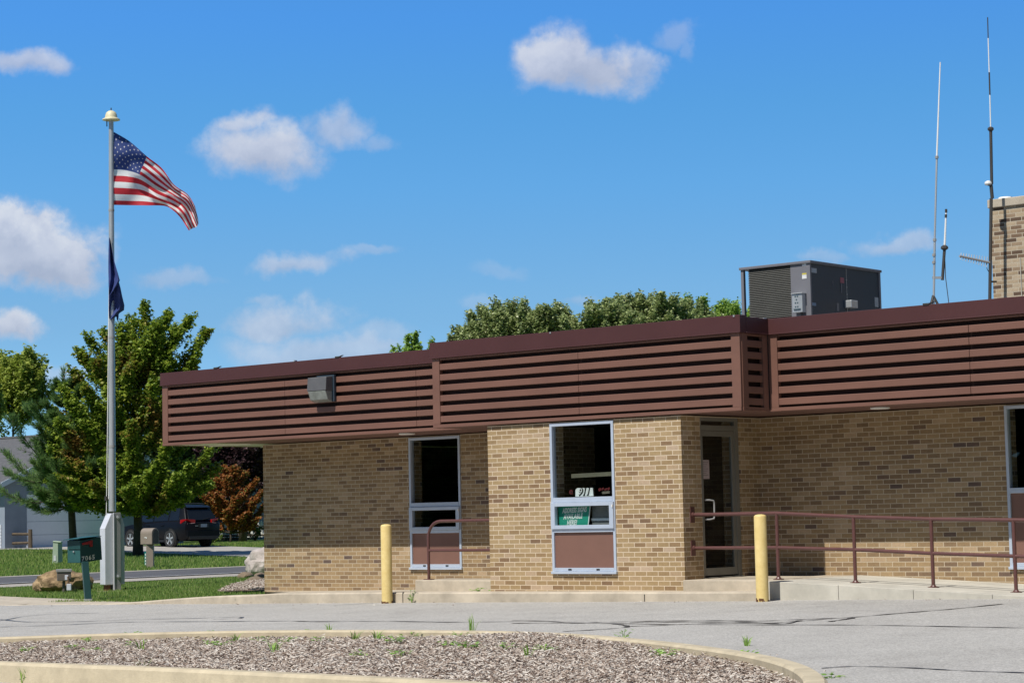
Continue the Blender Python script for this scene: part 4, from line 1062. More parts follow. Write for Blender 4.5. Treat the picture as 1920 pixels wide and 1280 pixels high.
# navy flag hanging limp
nb = mat('navy_flag', (.022, .042, .17), .8, var=.1)
def navy(name, prof, d0, col):
    mb = MB(); n = 14
    for (y, xl, xr) in prof:
        for i in range(n+1):
            f = i/n; px_, py_ = zx(xl+(xr-xl)*f, y+ (12*f if prof else 0)); mb.v.append(tuple(fp(px_, py_, d0+.06*math.sin(f*9+y*.01)+.05*math.sin(y*.03))))
    for j in range(len(prof)-1):
        for i in range(n):
            a = j*(n+1)+i; mb.f.append((a, a+1, a+n+2, a+n+1)); mb.m.append(0)
    return mb
pr = [(735, 124, 130), (800, 121, 142), (860, 120, 154), (920, 120, 172), (950, 121, 180), (975, 121, 168), (1005, 122, 150), (1030, 122, 130)]
o = navy('f', pr, -.16, 0).build('navy_flag', nb, None, origin=tuple(fp(205, 590)), smooth='all', fixn=False)
setp(o, 'dark navy blue flag hanging limp against the pole below the striped flag', 'flag')
pr = [(960, 130, 176), (990, 123, 184), (1030, 122, 192), (1080, 122, 204), (1105, 122, 202), (1118, 122, 182), (1135, 123, 165), (1158, 124, 135)]
navy('f', pr, -.10, 0).build('lower_fold', nb, o, smooth='all', fixn=False)
pr = [(1110, 150, 175), (1140, 160, 174), (1165, 164, 171)]
navy('f', pr, .0, 0).build('trailing_corner', nb, o, smooth='all', fixn=False)

# ============================================================ GREEN MAILBOX (7065)
b = on_g(165, 1128); ZM = (b-EYE).dot(FH); s = ZM/F
gm = mat('green_steel', (.012, .060, .062), .45, var=.1); gm2 = mat('green_door', (.025, .11, .11), .45, var=.12)
t = thing('mailbox', 'dark green angular mailbox numbered 7065 on a slanting post by the lot edge', 'mailbox', tuple(b))
def mp(px_, py_, dz=0): return at(px_, py_, ZM+dz)
# local axes: door face looks left-front, long side recedes to the right
mb = MB(); p0 = mp(165, 1122); p1 = mp(159, 1052)
mb.obox((p0+p1)/2, H*.055+FH*.02, FH*.055-H*.02, (p1-p0)/2); mb.build('post', gm, t, bevel=.004)
mb = MB(); mb.obox(mp(165.5, 1126), H*.062+FH*.02, FH*.062-H*.02, Vector((0, 0, .04))); mb.build('post_foot', M['galv'], t)
bl, br_, tr_, tl_ = mp(126.5, 1055), mp(152, 1055), mp(150, 1013), mp(126, 1013.5)
dd = .40
rb_, rt = mp(191.5, 1048.5, dd), mp(189, 1006, dd)
off = (rb_-br_); 
mb = MB(); vs = [bl, br_, tr_, tl_, bl+off, br_+off, br_+off+(rt-rb_), tl_+off+(rt-rb_)-(tr_-br_)]
vs = [bl, br_, tr_, tl_, bl+off, rb_, rt, bl+off+(rt-rb_)]
mb.add(vs, [(0,1,2,3), (4,7,6,5), (0,4,5,1), (1,5,6,2), (2,6,7,3), (3,7,4,0)]); mb.build('box', gm, t, bevel=.004)
mb = MB(); e = Vector((0,0,.012)); a0, a1, a2, a3 = mp(118, 1012.5, -.06), mp(150, 1009, -.06)+Vector((0,0,.0)), rt+Vector((0,0,.01))+H*.01, bl+off+(rt-rb_)-H*.03
a1 = tr_+Vector((0,0,.035))-FH*.06
mb.add([a0, a1, a2, a3, a0+e, a1+e, a2+e, a3+e], [(0,3,2,1), (4,5,6,7), (0,1,5,4), (1,2,6,5), (2,3,7,6), (3,0,4,7)]); mb.build('roof', gm2, t)
mb = MB(); c = [mp(127.5, 1054, -.012), mp(151, 1054, -.012), mp(150.5, 1026, -.012), mp(127.5, 1026.5, -.012)]
mb.prism(c, -FH*.012); dr = mb.build('door', gm2, t)
mb = MB(); mb.prism([mp(128, 1028.2, -.03), mp(150, 1028, -.03), mp(150, 1027, -.03), mp(128, 1027.2, -.03)], -FH*.012); mb.build('door_lip', gm, dr)
mb = MB(); q = mp(138, 1033.5, -.025); mb.tube([q, q-FH*.02], .014, 10); mb.build('lock', M['galv'], dr)
# side frame: ex along side
ex = off.normalized(); nrm_ = ex.cross(UPW).normalized()
if nrm_.dot(EYE-br_) < 0: nrm_ = -nrm_
L_ = off.length
mb = MB(); fl = br_+ex*(L_*.02)+(tr_-br_)*.93+nrm_*.01; hh = (tr_-br_).length
fo = br_+ex*(L_*.04)+Vector((0,0,hh*.80))+nrm_*.006
mb.prism([fo, fo+ex*L_*.36+Vector((0,0,-.005)), fo+ex*L_*.36+Vector((0,0,-.06)), fo+ex*L_*.48+Vector((0,0,-.06)), fo+ex*L_*.48+Vector((0,0,.055)), fo+Vector((0,0,.035))], nrm_*.01); mb.build('flag', mat('red_flag', (.30, .015, .02), .5), t)
mb = MB(); o_ = br_+ex*(L_*.32)+Vector((0,0,.035))+nrm_*.012
put_text(mb, '7065', .115, o_, ex, (0,0,1), sx=1.15, offset=.002, space=1.25); mb.build('house_number', wht, t)
mb = MB(); mb.tube([mp(168, 1093)+H*.03, mp(171, 1094)], .03, 8); mb.build('post_knob', gm, t)

# ============================================================ ROCKS
def rock(name, label, cat, c, rad, mt, seed, rotz=0, sub=4, amp=.18, flat=.0):
    import bmesh
    bm = bmesh.new(); bmesh.ops.create_icosphere(bm, subdivisions=sub, radius=1)
    rg = random.Random(seed); o1 = Vector((rg.uniform(0, 50), rg.uniform(0, 50), rg.uniform(0, 50)))
    for v in bm.verts:
        n = v.co.normalized(); k = 1+amp*1.6*mnoise.noise(n*1.1+o1)+amp*mnoise.noise(n*2.7+o1)+amp*.4*mnoise.noise(n*7+o1)
        # chiselled facets
        cz = math.floor((n.x*3+n.z*4+mnoise.noise(n*2+o1)*3))*.015
        q = n*k+n*cz; v.co = Vector((q.x*rad[0], q.y*rad[1], q.z*rad[2]))
        if v.co.z < -rad[2]*.55: v.co.z = -rad[2]*.55-(-rad[2]*.55-v.co.z)*.2
    zmin = min(v.co.z for v in bm.verts)
    me = bpy.data.meshes.new(name); bm.to_mesh(me); bm.free(); me.materials.append(mt)
    me.polygons.foreach_set('use_smooth', [True]*len(me.polygons)); me.set_sharp_from_angle(angle=R(28))
    o = bpy.data.objects.new(name, me); COL.objects.link(o); o.location = (c.x, c.y, c.z-zmin-.04); o.rotation_euler = (0, 0, rotz); ORG[o.name] = o.location.copy()
    return setp(o, label, cat)
rm = mat('ochre_sandstone', (.20, .125, .06), .95, var=.55, scale=4.5, bump=.08, bscale=9, c2=(.44,.31,.17,1), detail=12)
rp = mat('pinkish_granite', (.42, .36, .32), .95, var=.3, scale=6, bump=.03, bscale=12, c2=(.56,.50,.46,1), detail=10)
b = on_g(108, 1110.5); b = b+FH*.35; b.z = HG(b.x, b.y)
s = (b-EYE).dot(FH)/F
rock('boulder', 'large tan sandstone boulder on the grass behind the green mailbox', 'boulder', b, (51*s, .45, 26*s), rm, 4, rotz=BETA, amp=.16)
# irrigation/electric box in front of the boulder
b0 = on_g(129, 1111); Zb = (b0-EYE).dot(FH)
def bp(x, y, dz=0): return at(x, y, Zb+dz)
t = thing('junction_box', 'brown plastic box with a grey lid on a short pipe before the boulder', 'junction box', tuple(b0))
bm_ = mat('brown_plastic', (.12, .10, .085), .6, var=.1)
mb = MB(); c0, c1 = bp(108, 1088), bp(132, 1071); cc = (c0+c1)/2; w = 12.5*Zb/F; hh = 8.5*Zb/F
mb.obox(cc, H*w+FH*.02, FH*.12-H*.03, Vector((0, 0, hh))); mb.build('box', bm_, t, bevel=.01)
mb = MB(); mb.obox(cc+Vector((0, 0, hh+.02)), H*(w+.02)+FH*.02, FH*.14-H*.03, Vector((0, 0, .03))); mb.build('lid', mat('grey_plastic', (.24,.24,.24), .6), t, bevel=.01)
mb = MB(); q0, q1 = bp(127.5, 1080, -.17), bp(129, 1098, -.17); mb.tube([q0, q1], .022, 8); mb.tube([q1, bp(127, 1112, -.17)], .010, 8)
mb.build('pipe', mat('brass', (.15, .09, .05), .5), t)
mb = MB(); mb.obox(bp(129.5, 1100, -.2), H*.045, FH*.03, Vector((0,0,.065))); mb.obox(bp(125, 1082, -.16), H*.035, FH*.02, Vector((0,0,.05))); mb.build('outlet_cover', M['boxgrey'], t, bevel=.006)
mb = MB(); mb.tube([cc-FH*.02+Vector((0,0,-hh)), cc-FH*.02+Vector((0,0,-hh-.25))], .03, 8); mb.build('stem', bm_, t)
# pink boulder behind the building corner
b = on_g(487, 1081); b.z = HG(b.x, b.y)
s = (b-EYE).dot(FH)/F
rock('boulder', 'pale pinkish granite boulder leaning beside the left corner of the building', 'boulder', b+H*.25, (46*s, .6, 36*s), rp, 12, rotz=BETA-.2, amp=.12)
st = mat('edging_stone', (.20, .15, .10), .95, var=.3, scale=5, bump=.02, bscale=14)
for i, (x, y, w) in enumerate(((460, 1078, 15), (487, 1080, 12), (478, 1088, 16))):
    p = on_g(x, y+6); s = (p-EYE).dot(FH)/F
    rock('edging_stone', ('left upper edging stone under the pink boulder', 'right upper edging stone under the pink boulder', 'lower edging stone of the bed by the building corner')[i], 'stone', p, (w*s, .3, .12), st, 30+i, rotz=BETA, sub=3, amp=.08)
b = on_g(383, 1128.5); rock('stone', 'small grey stone lying against the kerb face left of the building', 'stone', b, (.055, .05, .035), mat('grey_stone', (.2,.21,.22), .9), 51, sub=2)

# ============================================================ ACROSS THE STREET
# utility pedestal
b = on_g(106, 1057); Zq = (b-EYE).dot(FH)
def qp(x, y, dz=0): return at(x, y, Zq+dz)
pg = mat('pale_green_plastic', (.36, .44, .33), .6, var=.06)
t = thing('utility_pedestal', 'pale green utility pedestal standing on the lawn across the street', 'utility pedestal', tuple(b))
s = Zq/F
mb = MB()
c = b; mb.prism([c-H*8.2*s, c+H*3*s, c+H*3*s+FH*.0+Vector((0,0,40*s)), c-H*6.2*s+Vector((0,0,42*s))], FH*.22); mb.prism([c+H*3*s+FH*.005, c+H*9*s+FH*.15, c+H*8.2*s+FH*.15+Vector((0,0,39.5*s)), c+H*3*s+FH*.005+Vector((0,0,40*s))], FH*.07)
mb.build('cabinet', pg, t, bevel=.01)
mb = MB(); mb.prism([c-H*6.8*s+Vector((0,0,40.5*s))-FH*.02, c+H*8.8*s+Vector((0,0,39*s))-FH*.02, c+H*8.8*s+Vector((0,0,42*s))-FH*.02, c-H*6.8*s+Vector((0,0,43.5*s))-FH*.02], FH*.27); mb.build('lid', pg, t, bevel=.02)
mb = MB(); mb.prism([c-H*5*s-FH*.012+Vector((0,0,6*s)), c-H*1*s-FH*.012+Vector((0,0,6*s)), c-H*1*s-FH*.012+Vector((0,0,16*s)), c-H*5*s-FH*.012+Vector((0,0,16*s))], FH*.008); mb.build('warning_label', M['label'], t)
# taupe mailbox
b = on_g(282, 1064.5); Zq = (b-EYE).dot(FH); s = Zq/F
tp_ = mat('taupe_plastic', (.25, .205, .165), .6, var=.08)
t = thing('mailbox', 'taupe plastic mailbox with a rounded top across the street before the dark car', 'mailbox', tuple(b))
A_ = (H*.80-FH*.25).normalized(); B_ = Vector((-A_.y, A_.x, 0))
A_ = Vector((math.cos(R(12)), math.sin(R(12)), 0)); A_ = (H*.93+FH*.36).normalized(); B_ = (FH*.93-H*.36).normalized()
mb = MB(); mb.obox(b+Vector((0,0,22*s)), H*(6.5*s), FH*.11, Vector((0,0,22*s))); mb.build('post', tp_, t, bevel=.01)
mb = MB(); prof = []
for k in range(9):
    a = math.pi*k/8; prof.append((.17*math.cos(a), .08+.16*math.sin(a)))
prof = [(.17, -.28)]+[(x, y) for x, y in prof]+[(-.17, -.28)]
cz = b+Vector((0,0,60.5*s)); X_ = (H*.55+FH*.835).normalized(); Y_ = (H*.835-FH*.55).normalized()
# box long axis along Y_, seen side-on with the open end right
mb.prism([cz-Y_*.27+X_*a+Vector((0,0,z)) for a, z in prof], Y_*.50); mb.build('box', tp_, t, bevel=.012)
mb = MB(); mb.prism([cz+Y_*.232+X_*(a*.8)+Vector((0,0,z*.86-.01)) for a, z in prof], Y_*.008); dr = mb.build('door', mat('dark_taupe', (.08,.07,.06), .7), t)
mb = MB(); q = cz-X_*.175-Y_*.03+Vector((0,0,-.06)); mb.obox(q, Y_*.05, X_*.004, Vector((0,0,.012))); mb.obox(q+Y_*.03+Vector((0,0,-.02)), Y_*.02, X_*.004, Vector((0,0,.015))); mb.build('emblem', M['white'], t)
b2 = on_g(272.5, 1062); mb = MB(); mb.prism([b2-H*.025, b2+H*.03, b2+H*.03+Vector((0,0,28*s)), b2-H*.025+Vector((0,0,28*s))], FH*.02)
tl2 = mb.build('number_plate_post', mat('teal_sign', (.0, .22, .19), .5), None); setp(tl2, 'narrow teal address marker with white digits beside the taupe mailbox post', 'address marker')
mb = MB()
for k in range(4): mb.prism([b2+H*(-.008)-FH*.004+Vector((0,0,s*(3+k*6))), b2+H*.02-FH*.004+Vector((0,0,s*(3+k*6))), b2+H*.02-FH*.004+Vector((0,0,s*(7+k*6))), b2-H*.008-FH*.004+Vector((0,0,s*(7+k*6)))], FH*.003)
mb.build('digits', wht, tl2)

# ---- garage house on the left
GX = -76.9
ap = on_x(182, 812, GX); ev = on_x(-2, 906, GX); gz = HG(GX, 60)
hw = ap.y-ev.y; yc = ap.y
siding = mat('grey_blue_siding', (.24, .28, .34), .8, var=.08, scale=2); sidw = mat('white_siding', (.52,.55,.58), .7, var=.05)
shing = mat('grey_shingles', (.10,.10,.105), .95, var=.3, scale=14, bump=.02, bscale=25, stretch=(1, .25, 1))
trimw = mat('white_trim', (.55,.62,.70), .6, var=.04)
hs = thing('house', 'grey shingled house with a white garage door behind the pine', 'house', (GX, yc, gz))
eh = ev.z; az = ap.z-.12
mb = MB(); mb.prism([(GX, yc-hw+.3, gz-.3), (GX, yc+hw-.3, gz-.3), (GX, yc+hw-.3, eh), (GX, yc, az-.1), (GX, yc-hw+.3, eh)], (-11, 0, 0)); wl0 = mb.build('wall', siding, hs)
mb = MB(); 
for sgn in (-1, 1):
    y_e = yc+sgn*(hw+.15); ze = eh-.12
    mb.add([(GX+.35, y_e, ze), (GX+.35, yc, az), (GX-14, yc, az), (GX-14, y_e, ze), (GX+.35, y_e, ze+.16), (GX+.35, yc, az+.16), (GX-14, yc, az+.16), (GX-14, y_e, ze+.16)],
           [(0,1,2,3), (4,7,6,5), (0,4,5,1), (1,5,6,2), (2,6,7,3), (3,7,4,0)])
rf = mb.build('roof', shing, hs)
mb = MB(); mb.box((GX-14, yc-.12, az+.14), (GX+.3, yc+.12, az+.22)); mb.build('ridge_cap', mat('ridge_shingle', (.12,.12,.12), .9), rf)
mb = MB()
for sgn in (-1, 1):
    y_e = yc+sgn*(hw+.17); ze = eh-.14
    mb.add([(GX+.36, y_e, ze-.06), (GX+.36, yc, az-.06), (GX+.40, yc, az-.06), (GX+.40, y_e, ze-.06), (GX+.36, y_e, ze+.17), (GX+.36, yc, az+.17), (GX+.40, yc, az+.17), (GX+.40, y_e, ze+.17)],
           [(0,1,2,3), (4,7,6,5), (0,4,5,1), (1,5,6,2), (2,6,7,3), (3,7,4,0)])
mb.box((GX-14, yc-hw-.27, eh-.2), (GX+.4, yc-hw-.17, eh-.02)); mb.build('rake_board', trimw, hs)
dl, dr_ = on_x(50, 1000, GX), on_x(205, 1000, GX)
mb = MB(); gd_y0, gd_y1 = dl.y, dr_.y; top_ = gz+2.35
mb.box((GX, gd_y0, gz-.05), (GX+.04, gd_y1, top_)); gd = mb.build('garage_door', mat('garage_white', (.74,.78,.84), .6, var=.03), hs)
mb = MB()
for k in range(1, 4): mb.box((GX+.04, gd_y0, gz+k*.58-.012), (GX+.043, gd_y1, gz+k*.58+.012))
mb.build('panel_joints', mat('garage_shadow_line', (.40,.45,.52), .6), gd)
mb = MB(); mb.box((GX-11, yc-hw+.26, gz-.2), (GX-.2, yc-hw+.3, gz+1.05)); mb.build('lower_siding', sidw, hs)
mb = MB()
for k in range(8): mb.box((GX-11, yc-hw+.255, gz-.1+k*.14), (GX-.2, yc-hw+.262, gz-.085+k*.14))
mb.build('siding_laps', siding, hs)
# second house, seen only in glimpses between the trees
g2 = at(330, 1010, 112); g2.z = HG(g2.x, g2.y)
h2 = thing('house', 'pale house glimpsed between the trees above the dark car', 'house', tuple(g2))
def lb(mb, x0, x1, d0, d1, z0, z1): 
    c = g2+H*((x0+x1)/2)+FH*((d0+d1)/2)+Vector((0,0,(z0+z1)/2)); mb.obox(c, H*((x1-x0)/2), FH*((d1-d0)/2), Vector((0,0,(z1-z0)/2)))
mb = MB(); lb(mb, -4.5, 4, 0, 8, -.3, 2.9); mb.build('wall', mat('dim_siding', (.10,.11,.12), .8), h2)
mb = MB(); c = g2; mb.prism([c+H*-5-FH*.5+Vector((0,0,2.9)), c+H*4.5-FH*.5+Vector((0,0,2.9)), c+H*4.5+FH*4+Vector((0,0,4.7)), c+H*-5+FH*4+Vector((0,0,4.7))], (0, 0, .15))
mb.prism([c+H*-5+FH*8.5+Vector((0,0,2.9)), c+H*4.5+FH*8.5+Vector((0,0,2.9)), c+H*4.5+FH*4+Vector((0,0,4.7)), c+H*-5+FH*4+Vector((0,0,4.7))], (0, 0, .15)); mb.build('roof', shing, h2)
mb = MB(); lb(mb, -.8, .1, -.06, -.0, 1.6, 2.6); w_ = mb.build('window', trimw, h2)
mb = MB(); lb(mb, -.7, 0, -.08, -.05, 1.7, 2.5); mb.build('pane', mat('dim_pane', (.16,.18,.2), .2), w_)

# ---- fences
def fence_pt(px_, py_): return on_g(px_, py_)
a = on_g(57, 1028); fdir = Vector((-1, -.25, 0)).normalized()
t = thing('split_rail_fence', 'weathered brown split rail fence before the house at the left edge', 'fence', tuple(a))
s = (a-EYE).dot(FH)/F
for k in range(5):
    p = a+fdir*(2.6*k); p.z = HG(p.x, p.y)
    mb = MB(); mb.tube([p-Vector((0,0,.1)), p+Vector((0,0,36*s))], [.10, .085], 7); mb.build('post', M['wood'], t)
    if k < 4:
        q = a+fdir*(2.6*(k+1)); q.z = HG(q.x, q.y)
        for zr, dy in ((27, .02), (11, -.02)):
            mb = MB(); mb.tube([p+Vector((0,0,zr*s)), (p+q)/2+Vector((0,0,zr*s+dy)), q+Vector((0,0,zr*s))], .065, 6); mb.build('rail', M['wood'], t)
# white picket fence and dark rail behind the red shrub
a = on_g(420, 1014)+FH*3; a.z = HG(a.x, a.y)
t = thing('picket_fence', 'white picket fence behind the red leaved shrub', 'fence', tuple(a))
Zf = (a-EYE).dot(FH); s = Zf/F
mb = MB()
for k in range(28):
    c = a+H*(-2.2+k*.17); mb.prism([c-H*.055+Vector((0,0,.15)), c+H*.055+Vector((0,0,.15)), c+H*.055+Vector((0,0,33*s)), c+Vector((0,0,36*s)), c-H*.055+Vector((0,0,33*s))], FH*.03)
o = mb.build('picket', M['white'], t); 
mb = MB()
for z in (10, 27): mb.obox(a+H*.2+FH*.05+Vector((0,0,z*s)), H*2.5, FH*.02, Vector((0,0,.05)))
mb.build('rail', M['white'], t)
a2 = a-FH*1.2; a2.z = HG(a2.x, a2.y)
t = thing('wooden_fence', 'low dark wooden rail fence at the foot of the red leaved shrub', 'fence', tuple(a2))
for k in range(4):
    mb = MB(); c = a2+H*(-1.2+k*1.3); mb.tube([c, c+Vector((0,0,.75))], .07, 6); mb.build('post', M['wood'], t)
for z in (.25, .6):
    mb = MB(); mb.tube([a2+H*(-1.3)+Vector((0,0,z)), a2+H*2.9+Vector((0,0,z))], .06, 6); mb.build('rail', M['wood'], t)
# ============================================================ DARK SUV
def suv():
    rear = on_g(322, 1026.5); Zc = (rear-EYE).dot(FH)      # near rear wheel contact
    hd = math.atan2(.07, -.995)                           # heading of the nose
    root = thing('parked_suv', 'black SUV parked on the driveway seen from its rear corner', 'car', (0, 0, 0), rotz=hd)
    # local: x forward, y left, z up; rear-left wheel at (-1.42, +.80)
    c, s_ = math.cos(hd), math.sin(hd)
    lx, ly = -1.42, .86
    root.location = (rear.x-(lx*c-ly*s_), rear.y-(lx*s_+ly*c), rear.z)
    ORG[root.name] = Vector((0, 0, 0))
    paint = mat('black_paint', (.004, .0045, .007), .38, var=.05, spec=.18, coat=.0)
    dark = mat('dark_trim', (.01, .01, .011), .5); gl = mat('dark_tinted_glass', (.008, .010, .013), .08, spec=.4)
    red = mat('tail_lamp_red', (.30, .006, .008), .15, spec=.6); rimm = mat('alloy', (.55, .55, .56), .3, metal=.7)
    W = .93
    # stations along x: (x, z_bottom, z_belt, half width bottom, half width belt, z_roof, half width roof)
    st = [(-2.42, .48, .98, .70, .80, None), (-2.36, .36, 1.02, .84, .88, None), (-2.2, .30, 1.04, .90, .92, None), (-1.8, .28, 1.06, .92, .93, None), (-1.0, .27, 1.05, .92, .935, None), (0, .27, 1.02, .92, .935, None),
          (.9, .27, .99, .92, .93, None), (1.3, .28, .97, .92, .92, None), (1.9, .30, .90, .90, .88, None), (2.25, .34, .80, .84, .80, None), (2.42, .42, .68, .70, .66, None)]
    mb = MB(); n = len(st); base = 0
    for (x, zb_, zt_, wb, wt, _) in st:
        sec = [(0, zb_), (wb*.92, zb_), (wb, zb_+.10), (max(wb, wt)+.005, (zb_+zt_)/2+.05), (wt, zt_-.07), (wt*.95, zt_), (0, zt_+.02)]
        sec = sec+[(-a, z) for a, z in sec[-2:0:-1]]
        for a, z in sec: mb.v.append((x, a, z))
    m_ = len(sec)
    for i in range(n-1):
        for k in range(m_):
            k2 = (k+1) % m_; mb.f.append((i*m_+k, i*m_+k2, (i+1)*m_+k2, (i+1)*m_+k)); mb.m.append(0)
    mb.f.append(tuple(range(m_))); mb.f.append(tuple((n-1)*m_+k for k in range(m_))); mb.m += [0, 0]
    body = mb.build('body', paint, root, local=True, smooth=True)
    # greenhouse
    gh = [(-2.34, 1.04, -2.34, .86, .86), (-2.02, 1.60, 0, .70, 0)]
    prof_low = [(-2.36, 1.02), (-2.1, 1.06), (0.0, 1.03), (.85, 1.0), (1.25, .97)]
    prof_top = [(-2.0, 1.60), (-1.75, 1.70), (-.6, 1.735), (.25, 1.68), (.55, 1.58)]
    mb = MB()
    for (xl, zl_), (xt, zt_), wl_, wt_ in zip(prof_low, prof_top, (.84, .89, .90, .88, .82), (.62, .66, .68, .66, .62)):
        for a, (x, z) in ((wl_, (xl, zl_)), (wt_, (xt, zt_)), (wt_*.7, (xt, zt_+.03)), (-wt_*.7, (xt, zt_+.03)), (-wt_, (xt, zt_)), (-wl_, (xl, zl_))): mb.v.append((x, a, z))
    for i in range(4):
        for k in range(6): mb.f.append((i*6+k, i*6+(k+1) % 6, i*6+6+(k+1) % 6, i*6+6+k)); mb.m.append(0)
    mb.f.append(tuple(range(6))); mb.f.append(tuple(24+k for k in range(6))); mb.m += [0, 0]
    mb.build('cabin', paint, root, local=True, smooth=True, bevel=.02)
    # glass panes standing proud
    def lerp2(a, b, t): return tuple(a[i]+(b[i]-a[i])*t for i in range(3))
    for side in (1, -1):
        lows = [(x, side*w, z) for (x, z), w in zip(prof_low, (.84, .89, .90, .88, .82))]; tops = [(x, side*w, z) for (x, z), w in zip(prof_top, (.62, .66, .68, .66, .62))]
        def sp(x, f):
            for i in range(4):
                a, b = lerp2(lows[i], tops[i], f), lerp2(lows[i+1], tops[i+1], f)
                if x <= b[0] or i == 3: 
                    t_ = (x-a[0])/(b[0]-a[0]); q = lerp2(a, b, t_); return Vector((q[0], q[1]+side*.012, q[2]+.004))
        for nm, xs4 in (('rear_quarter_window', (-1.95, -1.28, -1.28, -1.80)), ('rear_door_window', (-1.20, -.28, -.28, -1.20)), ('front_door_window', (-.20, .88, .35, -.20))):
            q = [sp(xs4[0], .08), sp(xs4[1], .08), sp(xs4[2], .86), sp(xs4[3], .86)]
            m2 = MB(); m2.prism(q, (0, -side*.02, 0)); m2.build(nm, gl, root, local=True)
    m2 = MB(); q = [Vector((-2.33, .70, 1.10)), Vector((-2.33, -.70, 1.10)), Vector((-2.06, -.58, 1.53)), Vector((-2.06, .58, 1.53))]
    m2.prism([p+Vector((-.035, 0, .01)) for p in q], (.02, 0, 0)); rw = m2.build('rear_window', gl, root, local=True)
    m2 = MB(); m2.tube([(-2.38, 0, 1.12), (-2.33, -.4, 1.2)], .012, 6); m2.build('wiper', dark, rw, local=True)
    m2 = MB(); m2.prism([(-2.14, .60, 1.60), (-2.14, -.60, 1.60), (-1.9, -.62, 1.68), (-1.9, .62, 1.68)], (0, 0, .03)); m2.build('spoiler', paint, root, local=True, bevel=.01)
    m2 = MB(); q = [Vector((1.0, .72, 1.05)), Vector((1.0, -.72, 1.05)), Vector((.55, -.58, 1.56)), Vector((.55, .58, 1.56))]; m2.prism([p+Vector((.05, 0, .02)) for p in q], (-.02, 0, 0)); m2.build('windscreen', gl, root, local=True)
    # tail lamps wrap round the corner
    for side in (1, -1):
        m2 = MB(); m2.prism([(-2.435, side*.42, .99), (-2.435, side*.42, 1.12), (-2.40, side*.80, 1.16), (-2.12, side*.935, 1.13), (-2.12, side*.945, .98), (-2.40, side*.84, .93)], (.06, -side*.03, 0)); lo = m2.build('tail_lamp', red, root, local=True, bevel=.01)
        m2 = MB(); m2.prism([(-2.438, side*.45, .985), (-2.438, side*.45, 1.01), (-2.405, side*.80, .98), (-2.405, side*.80, .95)], (.02, 0, 0)); m2.build('lamp_strip', mat('clear_lens', (.5,.3,.3), .2), lo, local=True)
        m2 = MB(); m2.box((-2.43, side*.55, .50), (-2.38, side*.75, .55)); m2.build('reflector', red, root, local=True)
        m2 = MB(); m2.tube([(.72, side*.90, 1.04), (.70, side*1.0, 1.10)], .03, 8); m2.obox((.70, side*1.04, 1.10), (.06, 0, 0), (0, .10, 0), (0, 0, .07)); m2.build('door_mirror', paint, root, local=True, bevel=.02)
        for hx in (-.9, .1):
            m2 = MB(); m2.box((hx-.11, side*.93, .90), (hx+.11, side*.965, .93)); m2.build('door_handle', paint, root, local=True, bevel=.006)
        m2 = MB(); m2.tube([(-1.7, side*.60, 1.765), (-1.2, side*.62, 1.80), (0.0, side*.62, 1.79), (.25, side*.60, 1.74)], .02, 6); m2.build('roof_rail', dark, root, local=True)
        m2 = MB(); m2.box((-1.0, side*.90, .24), (1.0, side*.945, .33)); m2.build('side_sill', dark, root, local=True)
    m2 = MB(); m2.prism([(-2.44, .82, .40), (-2.44, -.82, .40), (-2.44, -.84, .70), (-2.44, .84, .70)], (.30, 0, 0)); m2.build('rear_bumper', paint, root, local=True, bevel=.03)
    m2 = MB(); m2.prism([(-2.452, .72, .33), (-2.452, -.72, .33), (-2.452, -.76, .46), (-2.452, .76, .46)], (.30, 0, 0)); m2.build('bumper_insert', dark, root, local=True, bevel=.02)
    m2 = MB(); m2.box((-2.455, -.26, .80), (-2.43, .26, .96)); pl = m2.build('plate_recess', dark, root, local=True)
    m2 = MB(); m2.box((-2.462, -.155, .82), (-2.455, .155, .95)); m2.build('licence_plate', mat('plate_blue_grey', (.18,.24,.32), .5), pl, local=True)
    m2 = MB(); m2.box((-2.455, .3, .865), (-2.43, .42, .885)); m2.build('badge', rimm, root, local=True)
    for x in (-1.42, 1.30):
        for side in (1, -1):
            cy_ = side*.86; r = .36
            prof = [(r-.12, -.11), (r-.02, -.115), (r, -.09), (r, .09), (r-.02, .115), (r-.12, .11)]
            m2 = MB(); nn = 28; b0_ = 0
            for (rr, yy) in prof:
                for k in range(nn):
                    a = 2*math.pi*k/nn; m2.v.append((x+rr*math.cos(a), cy_+yy, r+rr*math.sin(a)))
            for i in range(len(prof)-1):
                for k in range(nn): m2.f.append((i*nn+k, i*nn+(k+1) % nn, (i+1)*nn+(k+1) % nn, (i+1)*nn+k)); m2.m.append(0)
            wh = m2.build('wheel', M['black'], root, local=True, smooth=True)
            m2 = MB(); yo = cy_+side*.09
            m2.tube([(x, yo-side*.02, r), (x, yo+side*.015, r)], .06, 12)
            for k in range(5):
                a = 2*math.pi*k/5+.3
                d = Vector((math.cos(a), 0, math.sin(a))); e = Vector((-math.sin(a), 0, math.cos(a)))
                m2.obox(Vector((x, yo, r))+d*.14, d*.12, e*.035, Vector((0, .015, 0)))
            for k in range(20):
                a = 2*math.pi*k/20; d = Vector((math.cos(a), 0, math.sin(a))); e = Vector((-math.sin(a), 0, math.cos(a)))
                m2.obox(Vector((x, yo, r))+d*.245, d*.015, e*.04, Vector((0, .02, 0)))
            m2.build('rim', rimm, wh, local=True)
            m2 = MB(); m2.tube([(x, cy_+side*.02, r), (x, cy_+side*.05, r)], .23, 20); m2.build('brake_shadow', dark, wh, local=True)
            # arch
            m2 = MB(); nA = 16
            for k in range(nA+1):
                a = math.pi*(k/nA)*1.1-.16
                for rr, yy in ((.40, .935), (.46, .94), (.46, .88), (.40, .86)): m2.v.append((x+rr*math.cos(a), side*yy, r+rr*math.sin(a)))
